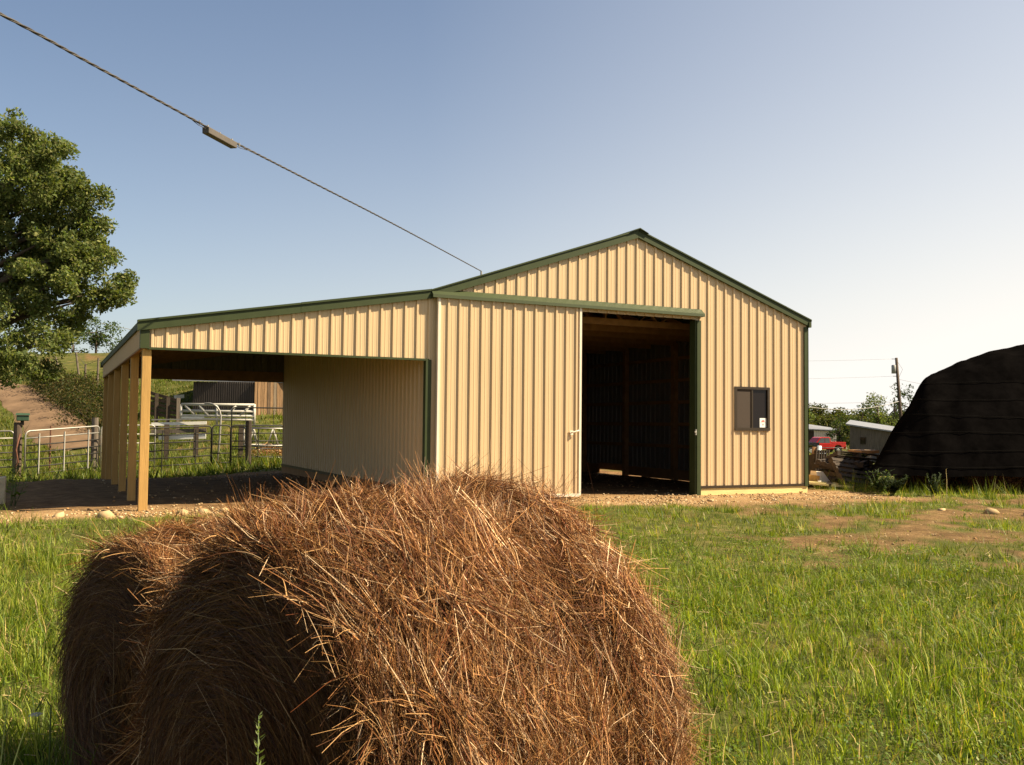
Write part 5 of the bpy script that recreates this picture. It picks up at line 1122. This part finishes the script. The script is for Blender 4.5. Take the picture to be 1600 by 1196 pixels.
# leaning pallets
def pallet(px, dd, zoff, rot, tilt, label, group=None):
    x, y = at(px, dd); z = tz(x, y)+zoff; g = empty('pallet', (x, y, z), label, 'pallet', group)
    g.rotation_euler = (tilt, 0.12*math.sin(px), rot)
    for k in range(7): MB().box(-0.6, 0.6, -0.5+k*0.155, -0.41+k*0.155, 0.11, 0.13).build('slat', M['dark_wood'], g, world=False)
    for k in range(3): MB().box(-0.6+k*0.56, -0.52+k*0.56, -0.5, 0.52, 0.02, 0.11).build('runner', M['dark_wood'], g, world=False)
    for k in range(3): MB().box(-0.6, 0.6, -0.5+k*0.46, -0.40+k*0.46, 0.0, 0.02).build('slat', M['dark_wood'], g, world=False)
lab = ['bottom dark pallet lying flat in the heap', 'second dark pallet from the bottom of the heap', 'third pallet of the heap, turned askew', 'fourth pallet near the top of the heap', 'topmost pallet tilted up against the sky side of the heap']
for k in range(5): pallet(1322+(-1)**k*3, 23.8+0.08*k, 0.02+0.13*k, -YAW+0.25*k, 0.03+0.05*(k % 2), lab[k])
pallet(1316, 24.0, 0.36, 0.5, 0.30, 'dark pallet standing steeply at the left of the heap')
pallet(1328, 24.2, 0.56, -0.3, -0.30, 'dark pallet sloping down right from the heap top')
pallet(1334, 23.2, 0.18, 0.1, 0.9, 'dark pallet leaning on the front of the heap')
# timber stand right of the pallets
x, y = at(1350, 24.2); z = tz(x, y); g = empty('timber_stand', (x, y, z), 'rough timber stand with a flat top between the pallets and the black cover', 'stand')
zt_ = zat(1350, 706, 24.2)
for px in (1338, 1358):
    for dd in (24.0, 24.8):
        q = at(px, dd); MB().box(q[0]-0.05, q[0]+0.05, q[1]-0.05, q[1]+0.05, tz(*q)-0.1, zt_-0.04).build('leg', M['lumber'], g)
MB().beam((*at(1335, 24.3), zt_), (*at(1362, 24.3), zt_+0.02), 1.0, 0.07).build('top', M['lumber'], g)
MB().beam((*at(1338, 23.95), zt_-0.45), (*at(1358, 23.95), zt_-0.62), 0.04, 0.10).build('brace', M['lumber'], g)
x, y = at(1361, 24.0); o = MB().hexa([(x-0.10, y-0.1, zt_-0.22), (x+0.05, y-0.1, zt_-0.25), (x+0.05, y+0.1, zt_-0.2), (x-0.1, y+0.1, zt_-0.2), (x-0.13, y-0.1, zt_+0.06), (x+0.14, y-0.1, zt_+0.02), (x+0.14, y+0.1, zt_+0.03), (x-0.12, y+0.1, zt_+0.07)]).build('white_rag', M['white_paint']); tag(o, 'white rag hanging on the right end of the timber stand', 'rag')
# things seen through the gap under the back wall: pale blocks and a tyre
for i, (px, lb) in enumerate(((918, 'pale block beyond the gap under the back wall, left of the tyre'), (969, 'pale block beyond the gap under the back wall, right of the tyre'))):
    x, y = at(px, 33.5); z = tz(x, y); o = MB().box(x-0.15, x+0.15, y-0.1, y+0.1, z-0.05, z+0.30).build('pale_block', M['block'], bevel=0.01); tag(o, lb, 'block')
x, y = at(956, 33.2); z = tz(x, y); o = MB().tube([(x-0.1, y-0.05, z+0.22), (x-0.08, y, z+0.22), (x+0.08, y+0.1, z+0.22), (x+0.12, y+0.12, z+0.22)], [0.2, 0.27, 0.27, 0.2], 16).build('tyre', M['rubber'], None, True); tag(o, 'black tyre seen through the gap under the back wall', 'tyre')

# ------------------------------------------------------------------ weeds
def plant(x, y, stems, h, leaf, seed, label, cols, name='weed', cat='weed', per=14, spread=0.25):
    rg = np.random.default_rng(seed); z0 = tz(x, y); g = empty(name, (x, y, z0), label, cat)
    mb = MB(); Vs = []; Cs = []
    for s_ in range(stems):
        a = rg.uniform(0, 6.28); hh = h*rg.uniform(0.7, 1.0); tip = Vector((x+math.cos(a)*spread*rg.random(), y+math.sin(a)*spread*rg.random(), z0+hh))
        b0 = Vector((x+rg.normal(0, 0.03), y+rg.normal(0, 0.03), z0-0.02)); mid = b0.lerp(tip, 0.5)+Vector((0, 0, hh*0.06))
        mb.tube([b0, mid, tip], [0.006, 0.005, 0.002], 5)
        n = per; f_ = rg.uniform(0.2, 1.0, n); P = np.array([b0.lerp(tip, float(q)) for q in f_]); aa = rg.uniform(0, 6.28, n)
        D = np.stack([np.cos(aa), np.sin(aa), rg.uniform(0.0, 0.7, n)], 1); D = unit(D); L_ = (leaf*rg.uniform(0.6, 1.2, n)*(1.15-0.6*f_))[:, None]; S_ = unit(np.cross(D, np.array([[0, 0, 1.0]])))*L_*0.2
        Vs.append(np.stack([P, P+D*L_*0.5-S_, P+D*L_, P+D*L_*0.5+S_], 1).reshape(-1, 3)); Cs.append(np.repeat(cols[rg.integers(0, len(cols), n)]*rg.uniform(0.8, 1.2, n)[:, None], 4, 0))
    mb.build('stem', M['bark'] if False else M['green_stem'], g, True)
    V = np.concatenate(Vs); np_mesh('leaves', V, np.arange(len(V)).reshape(-1, 4), np.concatenate(Cs), M['leaf'], g); return g
M['green_stem'] = mat('green_stem', (0.07, 0.10, 0.03), 0.6, 0.2, 20)
x, y = at(28, 16.6); plant(x, y, 6, 0.85, 0.16, 900, 'leafy green weed growing beside the pale stone block', GREENS[:4], spread=0.3)
x, y = at(1392, 20.4); plant(x, y, 16, 0.45, 0.13, 901, 'dark leafy weed clump at the left foot of the black cover', DARKC*0.45, spread=0.5, per=34)
x, y = at(1372, 21.0); plant(x, y, 12, 0.55, 0.18, 904, 'low weed clump nearest the timber stand, left of the cover', DARKC, spread=0.5, per=18)
x, y = at(1455, 20.2); plant(x, y, 8, 0.5, 0.13, 902, 'upright green weed in front of the middle of the cover', DARKC*0.6, spread=0.35, per=28)
for i, (px, dd, hh, lb) in enumerate(((1478, 19.6, 0.62, 'single pale grass stalk before the black cover'),)):
    x, y = at(px, dd); z = tz(x, y); o = MB().tube([(x, y, z), (x+0.01, y, z+hh*0.6), (x-0.01, y, z+hh)], [0.006, 0.006, 0.003], 5).build('dry_weed', M['skirt']); tag(o, lb, 'grass stalk')
# seed-head weed in front of the near bale
d_ = 1.62; x, y = at(410, d_); zt_ = zat(410, 1112, d_); z0 = tz(x, y)
g = empty('seed_weed', (x, y, z0), 'slender green weed with a feathery seed head before the near bale', 'weed')
MB().tube([(x, y, z0), (x+0.004, y, (z0+zt_)/2), (x+0.006, y+0.002, zt_)], [0.003, 0.0025, 0.0008], 6).build('stem', M['green_stem'], g, True)
rg = np.random.default_rng(3); Vs = []
for k in range(44):
    f_ = k/44; z = zt_-0.14*f_; a = rg.uniform(0, 6.28); ln = 0.010+0.026*f_*rg.uniform(0.5, 1.1); b = np.array([x+0.006, y, z]); dv = unit(np.array([math.cos(a), math.sin(a), 0.75])); sv = unit(np.cross(dv, [0.3, 0.2, 1]))*0.0022
    Vs.append([b, b+dv*ln*0.5-sv, b+dv*ln, b+dv*ln*0.5+sv])
V = np.array(Vs).reshape(-1, 3); np_mesh('seed_head', V, np.arange(len(V)).reshape(-1, 4), np.tile(np.array([[0.16, 0.19, 0.07]]), (len(V), 1)), M['leaf'], g)
# pale grass blades and a wilted flower in the lower left corner
for i, (px, dd, py0, py1, dx_, lb) in enumerate(((14, 3.2, 1190, 1075, 0.03, 'upright pale grass blade in the dark lower left corner'), (22, 3.2, 1190, 1085, 0.12, 'pale grass blade arching right in the lower left corner'))):
    x, y = at(px-(8 if i else 0), dd); z0 = tz(x, y); zt_ = zat(px, py1, dd)
    n = 1; Vs, Fs = ribbons(np.array([[x, y, z0]]), np.array([[0, 0, 1.0]]), np.array([[math.cos(YAW), -math.sin(YAW), 0]]), np.array([zt_-z0]), np.array([0.009]), np.array([[dx_, 0.0, 0]]), 8, 0.15)
    o = np_mesh('tall_grass', Vs, Fs, np.tile(np.array([[0.22, 0.26, 0.10]]), (len(Vs), 1)), M['grass']); tag(o, lb, 'grass blade')
x, y = at(72, 3.6); z0 = tz(x, y); zt_ = zat(72, 1112, 3.6); g = empty('white_flower', (x, y, z0), 'drooping white flower head in the shadow at lower left', 'flower')
MB().tube([(x+0.05, y, z0), (x+0.05, y, zt_+0.03), (x+0.025, y, zt_+0.07), (x, y, zt_+0.02)], 0.003, 6).build('stem', M['green_stem'], g, True)
Vs = []
for k in range(26):
    a = k*2.4; r_ = 0.0025*k**0.6*1.3; b = np.array([x+r_*math.cos(a), y+r_*math.sin(a), zt_+0.012-r_*0.3]); e1 = np.array([0.004, 0, 0.002]); e2 = np.array([0, 0.004, 0.002]); Vs.append([b-e1, b-e2, b+e1, b+e2])
V = np.array(Vs).reshape(-1, 3); np_mesh('petals', V, np.arange(len(V)).reshape(-1, 4), np.tile(np.array([[0.5, 0.48, 0.42]]), (len(V), 1)), M['leaf'], g)
